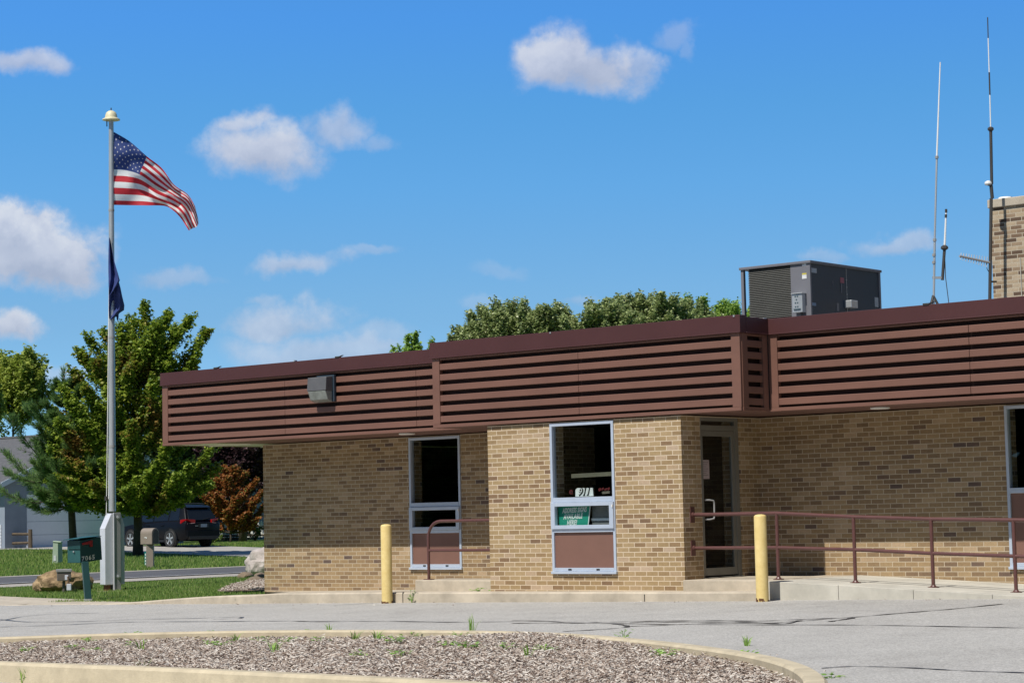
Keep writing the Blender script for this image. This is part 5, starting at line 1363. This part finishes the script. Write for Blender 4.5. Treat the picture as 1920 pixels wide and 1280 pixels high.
            for k in range(nA):
                for j in range(4): m2.f.append((k*4+j, k*4+(j+1) % 4, k*4+4+(j+1) % 4, k*4+4+j)); m2.m.append(0)
            m2.build('wheel_arch', paint, root, local=True)
            m2 = MB(); m2.tube([(x, side*.80, r+.02), (x, side*.937, r+.02)], .405, 24); m2.build('wheel_well', M['black'], root, local=True)
suv()

# ============================================================ TREES
def leafmesh(name, mt, parent, cl, size, seed, aspect=.7, flatness=.35, origin=None):
    """cl: list of (centre, (rx,ry,rz), count). Makes one folded leaf (2 tris sharing the midrib) per point"""
    rg = np.random.RandomState(seed); C_ = []; 
    for c, r, n in cl:
        d = rg.normal(size=(n, 3)); d /= np.linalg.norm(d, axis=1)[:, None]
        rad = rg.uniform(0, 1, n)**(1/2.2)*rg.choice([1, 1, 1, 1.25], n)
        C_.append(np.array(c)+d*rad[:, None]*np.array(r))
    P_ = np.concatenate(C_); n = len(P_)
    nr = rg.normal(size=(n, 3)); nr[:, 2] = np.abs(nr[:, 2])+flatness; nr /= np.linalg.norm(nr, axis=1)[:, None]
    t = rg.normal(size=(n, 3)); t -= nr*(t*nr).sum(1)[:, None]; t /= np.linalg.norm(t, axis=1)[:, None]; b = np.cross(nr, t)
    s = size*rg.uniform(.6, 1.25, n)[:, None]
    fold = nr*s*.12
    v0 = P_-t*s*.5; v1 = P_+b*s*.5*aspect+fold; v2 = P_+t*s*.5; v3 = P_-b*s*.5*aspect+fold
    V = np.stack([v0, v1, v2, v3], axis=1).reshape(-1, 3)
    og = ORG[parent.name] if parent is not None else Vector(origin or (0, 0, 0))
    V = V-np.array(og)
    me = bpy.data.meshes.new(name); nv_ = len(V)
    me.vertices.add(nv_); me.vertices.foreach_set('co', V.astype(np.float32).ravel())
    idx_ = np.arange(n)*4; tri = np.stack([idx_, idx_+1, idx_+2, idx_, idx_+2, idx_+3], axis=1).ravel()
    me.loops.add(n*6); me.loops.foreach_set('vertex_index', tri.astype(np.int32))
    me.polygons.add(n*2); me.polygons.foreach_set('loop_start', (np.arange(n*2)*3).astype(np.int32))
    me.materials.append(mt); me.update(calc_edges=True); me.validate()
    o = bpy.data.objects.new(name, me); COL.objects.link(o)
    if parent is not None: o.parent = parent
    else: o.location = og
    ORG[o.name] = og
    return o
LM = {}
LM['maple'] = leaf_mat('maple_leaves', [(0, (.065,.11,.014)), (.4, (.13,.20,.022)), (.75, (.22,.29,.035)), (1, (.34,.38,.06))], .45, patch=((.36,.21,.06,1), .63), pscale=.5)
LM['dark'] = leaf_mat('dark_green_leaves', [(0, (.035,.065,.014)), (.5, (.07,.115,.025)), (1, (.12,.17,.04))], .3)
LM['yel'] = leaf_mat('yellow_green_leaves', [(0, (.13,.17,.03)), (.5, (.22,.28,.045)), (1, (.34,.37,.08))], .45)
LM['far'] = leaf_mat('mid_green_leaves', [(0, (.115,.155,.060)), (.5, (.215,.265,.10)), (.9, (.31,.35,.15)), (1, (.46,.47,.30))], .35, patch=((.26,.17,.06,1), .68), pscale=.5)
LM['far2'] = leaf_mat('bright_green_leaves', [(0, (.10,.18,.03)), (.5, (.20,.31,.055)), (1, (.30,.40,.10))], .4)
LM['red'] = leaf_mat('russet_leaves', [(0, (.12,.045,.016)), (.4, (.24,.085,.025)), (.72, (.33,.13,.035)), (.88, (.22,.17,.045)), (1, (.15,.20,.045))], .4)
LM['purple'] = leaf_mat('purple_leaves', [(0, (.018,.010,.014)), (.6, (.045,.022,.028)), (1, (.08,.045,.045))], .2)
LM['pine'] = leaf_mat('pine_needles', [(0, (.05,.10,.035)), (.5, (.10,.18,.055)), (1, (.18,.26,.085))], .4, rough=.5)
LM['bush'] = leaf_mat('bush_leaves', [(0, (.05,.09,.012)), (.5, (.10,.15,.02)), (1, (.17,.22,.04))], .35)

def tree(name, label, cat, base, zc, tips, lm, leaf, seed, trunk_h=1.6, trunk_r=.12, clump=(.45, .38), per=150, spread=.6, extra=None, group=None, frac0=.25, taper=.35, flat=.9, dens=1.0, tw=6.5):
    """tips: list of (px, py, dz) branch-tip targets. Limbs climb from the trunk to every tip and carry clumps along them, thinning to the tip"""
    rg = random.Random(seed); t = thing(name, label, cat, tuple(base), group)
    mb = MB(); tp0 = base+Vector((0, 0, trunk_h)); allz = [at(x, y, zc+d) for x, y, d in tips]; topz = max(p.z for p in allz)
    ldr = base+Vector((0, 0, (topz-base.z)*.75))
    mb.tube([base-Vector((0,0,.1)), base+Vector((.02, .02, trunk_h*.5)), tp0, base.lerp(ldr, .6)+Vector((.05, -.04, 0)), ldr], [trunk_r*1.25, trunk_r, trunk_r*.85, trunk_r*.45, .03], 9)
    cl = []
    for tip in allz:
        # limb start height: lower for outer tips
        rad = math.hypot(tip.x-base.x, tip.y-base.y); hs = (tip.z-base.z)
        z0 = max(trunk_h*.9, min(hs*.75, hs-rad*1.1)); st_ = base+Vector((0, 0, z0))
        mid = st_.lerp(tip, .5)+Vector((rg.uniform(-.2, .2), rg.uniform(-.2, .2), -.10*rad+rg.uniform(-.1, .1)))
        path = smooth_path([st_, mid, tip], 5); nn = len(path); mb.tube(path[:-1], [max(.008, .055*(1-i/nn)) for i in range(nn-1)], 6, cap=False)
        L = (tip-st_).length; ld_ = (tip-mid).normalized()
        for i in range(max(5, int(L*tw))):
            f = frac0+(1-frac0)*(rg.random()**.85); x_ = f*(nn-1); p = path[int(x_)].lerp(path[min(nn-1, int(x_)+1)], x_-int(x_))
            a = rg.uniform(0, 6.28); d_ = (ld_*(.45+.9*f)+Vector((math.cos(a), math.sin(a), rg.uniform(-.35, .8)))*(1.15-.65*f)).normalized()
            tl_ = clump[0]*rg.uniform(.9, 1.7)*(1.55-f); q = p+d_*tl_
            if rg.random() < .4: mb.tube([p, p.lerp(q, .6)], [.012, .005], 4, cap=False)
            for s_ in range(5):
                g = (s_+.6)/5; r = clump[0]*.46*(1.12-g)*(1.25-.55*f)+.045
                cl.append((tuple(p.lerp(q, g)), (r, r, r*.8), max(2, int(per*dens*.075*(1.15-.5*g)*(1.5-.8*f)))))
        for s_ in range(5):
            g = .72+.07*s_; q = path[min(nn-1, int(g*(nn-1))+1)]; r = clump[0]*.30*(1.15-g)+.05
            cl.append((tuple(mid.lerp(tip, (g-.5)*2)), (r, r, r*1.3), max(3, int(per*.10))))
    if extra: cl += extra
    mb.build('trunk', M['bark'], t, smooth='all', fixn=False)
    leafmesh('crown', lm, t, cl, leaf, seed+1, flatness=flat)
    return t
# big maple behind the flagpole
rg = random.Random(11)
b = on_g(258, 1043); zc = (b-EYE).dot(FH)
tips = [(271, 583, 0), (247, 604, .5), (226, 622, -.3), (198, 632, .3), (170, 640, 0), (150, 662, -.4), (312, 598, .4), (330, 622, -.5), (352, 604, .2), (384, 628, .3), (372, 668, -.2), (292, 615, -.8), (300, 640, 1.0),
        (360, 700, .8), (138, 700, .5), (120, 735, -.5), (105, 775, .3), (95, 815, -.2), (88, 862, .2), (100, 905, -.4), (130, 935, -1.0), (170, 945, -1.3), (330, 760, -1.0), (372, 800, .2), (395, 845, -.2), (405, 880, .3), (385, 915, -.8), (345, 935, -1.2), (300, 945, -1.5), (225, 950, -1.6),
        (240, 700, -1.4), (200, 740, -1.7), (290, 720, -1.5), (160, 800, -1.8), (250, 800, -2.2), (320, 830, -1.9), (200, 870, -2.2), (280, 890, -2.3), (150, 880, -1.6), (350, 880, -1.5), (240, 660, 1.0), (200, 700, 1.6), (300, 700, 1.7), (150, 780, 1.8), (340, 790, 1.9), (120, 860, 1.5), (250, 840, 2.2), (370, 870, 1.6), (112, 800, -1.6), (135, 765, -1.8), (160, 730, -1.5), (185, 690, -1.2), (210, 665, -.9), (100, 850, -1.8), (125, 900, -2.0), (320, 680, -.6), (335, 720, .4), (270, 650, -.7), (255, 690, .5), (180, 910, -2.3), (240, 920, -2.4), (330, 900, -2.0)]
tree('maple_tree', 'large maple with yellow green leaves turning orange at the top behind the flagpole', 'tree', b, zc, tips, LM['maple'], .135, 21, trunk_h=2.0, trunk_r=.17, clump=(.56, .36), per=185, spread=.55, dens=1.0, taper=.34, tw=12.5)
# white pine
def pine(name, label, base, zc, toppx, tiers, seed):
    rg = random.Random(seed); t = thing(name, label, 'tree', tuple(base)); mb = MB(); tp = at(toppx[0], toppx[1], zc)
    mb.tube([base-Vector((0,0,.1)), base.lerp(tp, .3), base.lerp(tp, .7)+Vector((.05,0,0)), tp], [.16, .12, .06, .015], 8)
    vs = []; 
    def tuft(p, d, L, n):
        for _ in range(n):
            a = Vector((rg.gauss(0, 1), rg.gauss(0, 1), rg.gauss(0, 1))).normalized(); e = (d*1.0+a*.75+Vector((0,0,.15))).normalized()*L*rg.uniform(.6, 1.1); s_ = e.cross(Vector((rg.gauss(0,1), rg.gauss(0,1), rg.gauss(0,1)))).normalized()*.012
            q = p+a*.05; vs.append((q-s_, q+s_, q+e))
    for (py_, half, dz) in tiers:
        f = (py_-toppx[1]); pz = at(toppx[0], py_, zc).z
        nb = 9
        for k in range(nb):
            a = 2*math.pi*(k+rg.random())/nb; R_ = half*rg.uniform(.4, 1.25); o0 = Vector((tp.x, tp.y, pz)).lerp(Vector((base.x, base.y, pz)), .3)
            d = Vector((math.cos(a), math.sin(a), 0)); tip = o0+d*R_+Vector((0, 0, R_*rg.uniform(.0, .75)))
            midp = o0.lerp(tip, .55)+Vector((0, 0, -.12*R_)); path = smooth_path([o0, midp, tip], 5); nn = len(path)
            mb.tube(path, [max(.006, .035*(1-i/nn)) for i in range(nn)], 5, cap=False)
            for i in range(2, nn):
                p = path[i]; dd_ = (path[i]-path[i-1]).normalized()
                for j in range(4):
                    sgn = rg.choice((-1, 1)); sd = (d.cross(UPW)*sgn*rg.uniform(.2, 1)+dd_+Vector((0,0,rg.uniform(-.1,.5)))).normalized(); l2 = R_*.28*rg.uniform(.4, 1)*(1.2-i/nn*.5)
                    q = p+sd*l2; mb.tube([p, q], [.01, .005], 4, cap=False)
                    for fr_2 in (.35, .7, 1): tuft(p.lerp(q, fr_2), sd, .20, 11)
    for k in range(6): tuft(tp-Vector((0,0,.12*k)), UPW, .24, 30)
    mb.build('trunk', M['bark'], t, smooth='all', fixn=False)
    m2 = MB(); 
    for tr in vs:
        b0_ = len(m2.v); m2.v += [tuple(x) for x in tr]; m2.f.append((b0_, b0_+1, b0_+2)); m2.m.append(0)
    m2.build('crown', LM['pine'], t, fixn=False)
b = on_g(122, 1044.5); b = b+FH*1.6; b.z = HG(b.x, b.y); zc = (b-EYE).dot(FH)
pine('pine_tree', 'soft needled white pine standing before the grey house', b, zc, (119, 694),
     [(730, .4, 0), (758, .65, 0), (786, .95, 0), (815, 1.3, 0), (842, 1.6, 0), (868, 1.9, 0), (892, 2.1, 0), (915, 2.2, 0), (935, 2.3, 0), (952, 2.1, 0)], 5)
# trees beyond
def far_tree(name, label, px_, zc, topy, halfpx, lm, seed, leaf=.16, group=None, boty=None, n=34, clump=(.8, .7), per=120, dark=1, hump=None, taper=.35):
    rg = random.Random(seed); b = at(px_, 1000, zc); b.z = HG(b.x, b.y); tips = []; s = zc/F
    for k in range(n):
        f = rg.uniform(-1, 1); hh = math.sqrt(max(0, 1-f*f)); lay = rg.random()**.6
        top = topy+(1-hh)*halfpx*(.5 if zc < 90 and halfpx > 60 else 1.0)+(1-lay)*halfpx*.9+rg.uniform(-8, 8)
        tips.append((px_+f*halfpx, top, rg.uniform(-1, 1)*halfpx*s*.8*hh))
    return tree(name, label, 'tree', b, zc, tips, lm, leaf, seed, trunk_h=2.2, trunk_r=.18, clump=clump, per=per, spread=.8, group=group, taper=taper, tw=9)
far_tree('deciduous_tree', 'pale yellow green tree rising behind the house at the left edge', 25, 118, 668, 70, LM['yel'], 41, leaf=.2, clump=(.9, .8))
far_tree('deciduous_tree', 'green tree cut by the left edge of the picture behind the house roof', -75, 112, 690, 70, LM['yel'], 42, leaf=.2, clump=(.9, .8))
far_tree('deciduous_tree', 'dark green tree behind the maple above the second house', 300, 106, 760, 120, LM['dark'], 43, leaf=.2, clump=(1.1, .9), per=130)
far_tree('deciduous_tree', 'dark green tree between the maple and the purple tree', 400, 112, 790, 85, LM['dark'], 44, leaf=.2, clump=(1.1, .9), per=130)
far_tree('purple_leaf_tree', 'dark purple leaved tree under the roof overhang at the building corner', 455, 104, 800, 75, LM['purple'], 45, leaf=.16, clump=(.9, .7), per=190, n=44)
# row of trees behind the building
far_tree('deciduous_tree', 'small green treetop just showing over the left low roof edge', 780, 84, 628, 30, LM['far2'], 51, leaf=.15, n=9, clump=(.32, .4), per=50, taper=.5)
far_tree('deciduous_tree', 'lowest treetop peeping over the roof left of the fascia step', 735, 80, 645, 36, LM['far2'], 52, leaf=.15, n=10, clump=(.35, .4), per=50, taper=.5)
far_tree('deciduous_tree', 'leftmost large tree behind the roof with rusty leaves on its left side', 960, 74, 572, 92, LM['far'], 53, leaf=.115, n=126, clump=(.40, .45), per=100, taper=.32)
far_tree('deciduous_tree', 'small tree with thin sprays at the left foot of the large roofline trees', 885, 76, 615, 42, LM['far'], 54, leaf=.13, n=24, clump=(.42, .45), per=95, taper=.5)
far_tree('deciduous_tree', 'middle tree of the large trees showing above the roof', 1095, 74, 562, 105, LM['far'], 55, leaf=.115, n=136, clump=(.40, .45), per=100, taper=.32)
far_tree('deciduous_tree', 'tallest of the large trees above the roof, left of the air conditioner', 1215, 76, 555, 95, LM['far'], 56, leaf=.115, n=136, clump=(.40, .45), per=100, taper=.32)
far_tree('deciduous_tree', 'bright green tree touching the air conditioner at the right of the roofline trees', 1330, 82, 560, 100, LM['far2'], 57, leaf=.115, n=117, clump=(.40, .45), per=100, taper=.32)
far_tree('deciduous_tree', 'low rounded treetop filling the dip between the leftmost and middle roofline trees', 1028, 79, 586, 62, LM['far'], 58, leaf=.115, n=44, clump=(.40, .45), per=100, taper=.32)
far_tree('deciduous_tree', 'treetop between the tallest roofline tree and the bright green one', 1290, 79, 574, 66, LM['far'], 59, leaf=.115, n=44, clump=(.40, .45), per=100, taper=.32)
# russet shrub
b = on_g(432, 1017); zc = (b-EYE).dot(FH)
tips = [(x, y, d) for x, y, d in ((385, 905, 0), (378, 930, -.4), (372, 960, 0), (392, 985, -.5), (400, 885, .3), (420, 878, 0), (440, 880, -.4), (460, 890, .3), (478, 905, 0), (490, 925, -.3), (495, 950, .2), (480, 975, -.6), (430, 900, -.9), (405, 930, -1), (450, 930, -1.1), (425, 960, -1.1), (460, 965, -1), (440, 940, .9), (410, 950, .8), (470, 940, .9))]
tree('russet_shrub', 'rounded shrub with rusty orange leaves behind the rear of the black car', 'shrub', b, zc, tips, LM['red'], .13, 61, trunk_h=.5, trunk_r=.05, clump=(.34, .34), per=100, spread=.3, frac0=.3, tw=26)
def bush(name, label, px_, base_y, hpx, wpx, lm, seed, leaf=.10, n=14, per=110):
    rg = random.Random(seed); b = on_g(px_, base_y); zc = (b-EYE).dot(FH); s = zc/F; t = thing(name, label, 'shrub', tuple(b)); cl = []; mb = MB()
    for k in range(n):
        a = rg.uniform(0, 6.28); r = rg.uniform(0, .75)*wpx*s*.5; z = rg.uniform(.25, .9)*hpx*s; c = b+H*(r*math.cos(a))+FH*(r*math.sin(a)*.8)+Vector((0, 0, z)); q = max(.12, hpx*s*.26)
        cl.append((tuple(c), (q, q, q*.8), per)); mb.tube([b, c], [.015, .006], 4, cap=False)
    mb.build('stems', M['bark'], t, fixn=False); leafmesh('foliage', lm, t, cl, leaf, seed)
bush('shrub', 'bushy green shrub by the corner of the garage behind the rail fence', 36, 1022, 72, 46, LM['bush'], 71, n=18)
bush('shrub', 'low yellow green plants behind the rail fence at the left edge', 8, 1027, 28, 60, LM['far2'], 72, n=14, per=80)
bush('shrub', 'small green shrub right beside the rear of the black car', 402, 1020, 36, 26, LM['bush'], 73, n=9, per=70)
bush('shrub', 'green shrub at the foot of the picket fence by the building corner', 478, 1014, 30, 44, LM['dark'], 74, n=10, per=80)
bush('shrub', 'bright green shrub under the eave above the picket fence', 488, 985, 62, 28, LM['far2'], 75, n=10, per=70)

# unseen tree line added behind the viewpoint to cut fill and darken reflections
rg = random.Random(77); cl = []
for k in range(950):
    a = rg.uniform(-1.3, 2.1); d_ = rg.uniform(62, 74); h_ = rg.uniform(0, 22)*rg.uniform(.5, 1)
    cl.append(((d_*math.sin(a)-8, -d_*math.cos(a), zz(-1.5)+h_), (4.5, 4, 3.2), 50))
o = leafmesh('fill_blocker_trees', LM['dark'], None, cl, 2.2, 78, origin=(0, -60, 0)); setp(o, 'unseen mass of dark trees added behind the viewpoint to cut fill light and darken window reflections', 'trees', kind='stuff')

# ============================================================ SKY, SUN, CAMERA
sun_dir = Vector((.004, 1, -1.445)).normalized()
ld = bpy.data.lights.new('sun', 'SUN'); ld.energy = SUN_E; ld.angle = R(.55); ld.color = (1, .955, .88)
lo = bpy.data.objects.new('sun', ld); COL.objects.link(lo); lo.rotation_euler = sun_dir.to_track_quat('-Z', 'Y').to_euler(); lo.location = (-10, -30, 50)
elev = math.asin(-sun_dir.z); az = math.atan2(-sun_dir.x, -sun_dir.y)
w = bpy.data.worlds.new('World'); SC.world = w; w.use_nodes = True; nt = w.node_tree; L = nt.links
bg = nt.nodes['Background']; bg.inputs[1].default_value = SKY_S
tc = N(nt, 'ShaderNodeTexCoord'); gen = tc.outputs['Generated']
sky = N(nt, 'ShaderNodeTexSky'); sky.sky_type = 'NISHITA'; sky.sun_disc = False; sky.sun_elevation = elev; sky.sun_rotation = az
sky.altitude = 0; sky.air_density = 1.0; sky.dust_density = .3; sky.ozone_density = 2.5
# lift the viewing elevation so the band above the roofs takes the deeper blue of a dry clear sky
def vm(op, a, b=None):
    n = N(nt, 'ShaderNodeVectorMath'); n.operation = op
    for i, x in enumerate((a, b)):
        if x is None: continue
        if isinstance(x, (tuple, Vector)): n.inputs[i].default_value = tuple(x)
        else: L.new(x, n.inputs[i])
    return n
sxyz = N(nt, 'ShaderNodeSeparateXYZ'); L.new(gen, sxyz.inputs[0])
zl_ = math_(nt, 'ADD', math_(nt, 'MULTIPLY', math_(nt, 'MAXIMUM', sxyz.outputs[2], 0), 2.6), .16)
cx = N(nt, 'ShaderNodeCombineXYZ'); L.new(sxyz.outputs[0], cx.inputs[0]); L.new(sxyz.outputs[1], cx.inputs[1]); L.new(zl_, cx.inputs[2])
nv2 = vm('NORMALIZE', cx.outputs[0]); L.new(nv2.outputs[0], sky.inputs[0])
gn = ramp(nt, GAIN); L.new(sxyz.outputs[2], gn.inputs[0])
g3 = vm('SCALE', gn.outputs[0]); g3.inputs['Scale'].default_value = 5.0
azm = N(nt, 'ShaderNodeMapRange'); azm.interpolation_type = 'SMOOTHSTEP'; azm.inputs[1].default_value = -.1; azm.inputs[2].default_value = .8; azm.inputs[3].default_value = .42
L.new(vm('DOT_PRODUCT', gen, FH).outputs['Value'], azm.inputs[0])
hs1 = vm('MULTIPLY', sky.outputs[0], g3.outputs[0]); hs2 = vm('SCALE', hs1.outputs[0]); L.new(azm.outputs[0], hs2.inputs['Scale'])
# tangent coordinates about the heading, for cloud placement
dh = vm('DOT_PRODUCT', gen, H).outputs['Value']; df = math_(nt, 'MAXIMUM', vm('DOT_PRODUCT', gen, FH).outputs['Value'], .001)
cu_ = math_(nt, 'DIVIDE', dh, df); cv_ = math_(nt, 'DIVIDE', sxyz.outputs[2], df)
def warp(scale, seed, amp):
    n = N(nt, 'ShaderNodeTexNoise'); n.noise_dimensions = '4D'; n.inputs['W'].default_value = seed; n.inputs['Scale'].default_value = scale; n.inputs['Detail'].default_value = 6; n.inputs['Roughness'].default_value = .58; L.new(gen, n.inputs['Vector'])
    return math_(nt, 'MULTIPLY', math_(nt, 'SUBTRACT', n.outputs['Fac'], .5), amp)
cu_ = math_(nt, 'ADD', cu_, warp(26, 1.3, .060)); cv_ = math_(nt, 'ADD', cv_, warp(26, 7.9, .034))
n1 = N(nt, 'ShaderNodeTexNoise'); n1.inputs['Scale'].default_value = 38; n1.inputs['Detail'].default_value = 11; n1.inputs['Roughness'].default_value = .60; L.new(gen, n1.inputs['Vector'])
n3 = N(nt, 'ShaderNodeTexNoise'); n3.inputs['Scale'].default_value = 17; n3.inputs['Detail'].default_value = 4; L.new(gen, n3.inputs['Vector'])
nz1 = math_(nt, 'ADD', math_(nt, 'MULTIPLY', math_(nt, 'SUBTRACT', n1.outputs['Fac'], .5), 1.5), math_(nt, 'MULTIPLY', math_(nt, 'SUBTRACT', n3.outputs['Fac'], .5), .7))
clouds = [(1060, 112, 104, 70, 1.0), (1125, 138, 112, 58, .95), (1195, 128, 55, 38, .6), (1262, 72, 55, 26, .28), (1290, 95, 22, 25, .2), (500, 285, 125, 62, .9), (455, 238, 55, 34, .8), (620, 235, 85, 38, .6), (700, 262, 40, 18, .3), (85, 482, 132, 70, 1.3), (30, 430, 85, 56, 1.3), (45, 122, 88, 32, .75), (28, 617, 58, 28, .9),
          (555, 498, 85, 24, .6), (690, 490, 80, 14, .28), (330, 516, 100, 22, .38), (530, 598, 115, 38, .62), (490, 566, 45, 16, .35), (600, 658, 190, 46, .55), (1690, 447, 85, 24, .5), (1545, 470, 65, 13, .28), (945, 512, 60, 16, .16), (1100, 562, 50, 12, .25), (895, 580, 50, 16, .18), (90, 705, 100, 24, .4), (700, 625, 75, 26, .32)]
D = None; Sv = None
for (x, y, rx, ry, k) in clouds:
    d = ray(x, y); u0 = d.dot(H)/d.dot(FH); v0 = d.z/d.dot(FH); ru = rx/F*1.0; rv = ry/F*1.0
    a = math_(nt, 'DIVIDE', math_(nt, 'SUBTRACT', cu_, u0), ru); b_ = math_(nt, 'DIVIDE', math_(nt, 'SUBTRACT', cv_, v0), rv)
    r2 = math_(nt, 'SQRT', math_(nt, 'ADD', math_(nt, 'MULTIPLY', a, a), math_(nt, 'MULTIPLY', b_, b_)))
    e = math_(nt, 'SUBTRACT', math_(nt, 'ADD', 1.08, nz1), r2)
    mr = N(nt, 'ShaderNodeMapRange'); mr.interpolation_type = 'SMOOTHSTEP'; mr.inputs[1].default_value = -.10; mr.inputs[2].default_value = .75; mr.inputs[4].default_value = k; L.new(e, mr.inputs[0])
    D = mr.outputs[0] if D is None else math_(nt, 'MAXIMUM', D, mr.outputs[0])
    sh = math_(nt, 'MULTIPLY', mr.outputs[0], b_); Sv = sh if Sv is None else math_(nt, 'ADD', Sv, sh)
D = math_(nt, 'MINIMUM', math_(nt, 'MULTIPLY', D, 1.12), 1.0)
# behind the camera no placed clouds
D = math_(nt, 'MULTIPLY', D, math_(nt, 'GREATER_THAN', vm('DOT_PRODUCT', gen, FH).outputs['Value'], .2))
tone = ramp(nt, [(0, (.50*CLD, .55*CLD, .70*CLD)), (.5, (.76*CLD, .79*CLD, .91*CLD)), (1, (1.0*CLD, 1.01*CLD, 1.05*CLD))])
tf = math_(nt, 'ADD', math_(nt, 'ADD', .42, math_(nt, 'MULTIPLY', Sv, .55)), math_(nt, 'MULTIPLY', math_(nt, 'SUBTRACT', n1.outputs['Fac'], .5), 1.5)); L.new(tf, tone.inputs[0])
vs_ = vm('SCALE', tone.outputs[0]); vs_.inputs['Scale'].default_value = 1.0
mx = N(nt, 'ShaderNodeMix', data_type='RGBA'); mx.clamp_result = False; L.new(math_(nt, 'MULTIPLY', D, .82), mx.inputs[0]); L.new(hs2.outputs[0], mx.inputs[6])
sc_ = N(nt, 'ShaderNodeVectorMath'); sc_.operation = 'SCALE'; L.new(tone.outputs[0], sc_.inputs[0]); sc_.inputs['Scale'].default_value = 1/SKY_S
L.new(sc_.outputs[0], mx.inputs[7]); L.new(mx.outputs[2], bg.inputs[0])

cam = bpy.data.cameras.new('camera'); co = bpy.data.objects.new('camera', cam); COL.objects.link(co)
cam.lens = F/1920*36; cam.sensor_width = 36; cam.clip_end = 3000; cam.clip_start = .1
Mx = Matrix((CR, CU, -FW)).transposed().to_4x4(); Mx.translation = EYE; co.matrix_world = Mx
SC.camera = co
SC.view_settings.view_transform = 'Standard'; SC.view_settings.look = 'None'; SC.view_settings.gamma = 1; SC.view_settings.exposure = EXPO
SC.render.resolution_x = 1024; SC.render.resolution_y = 682
SC.cycles.max_bounces = 8; SC.cycles.transparent_max_bounces = 12; SC.cycles.use_denoising = True
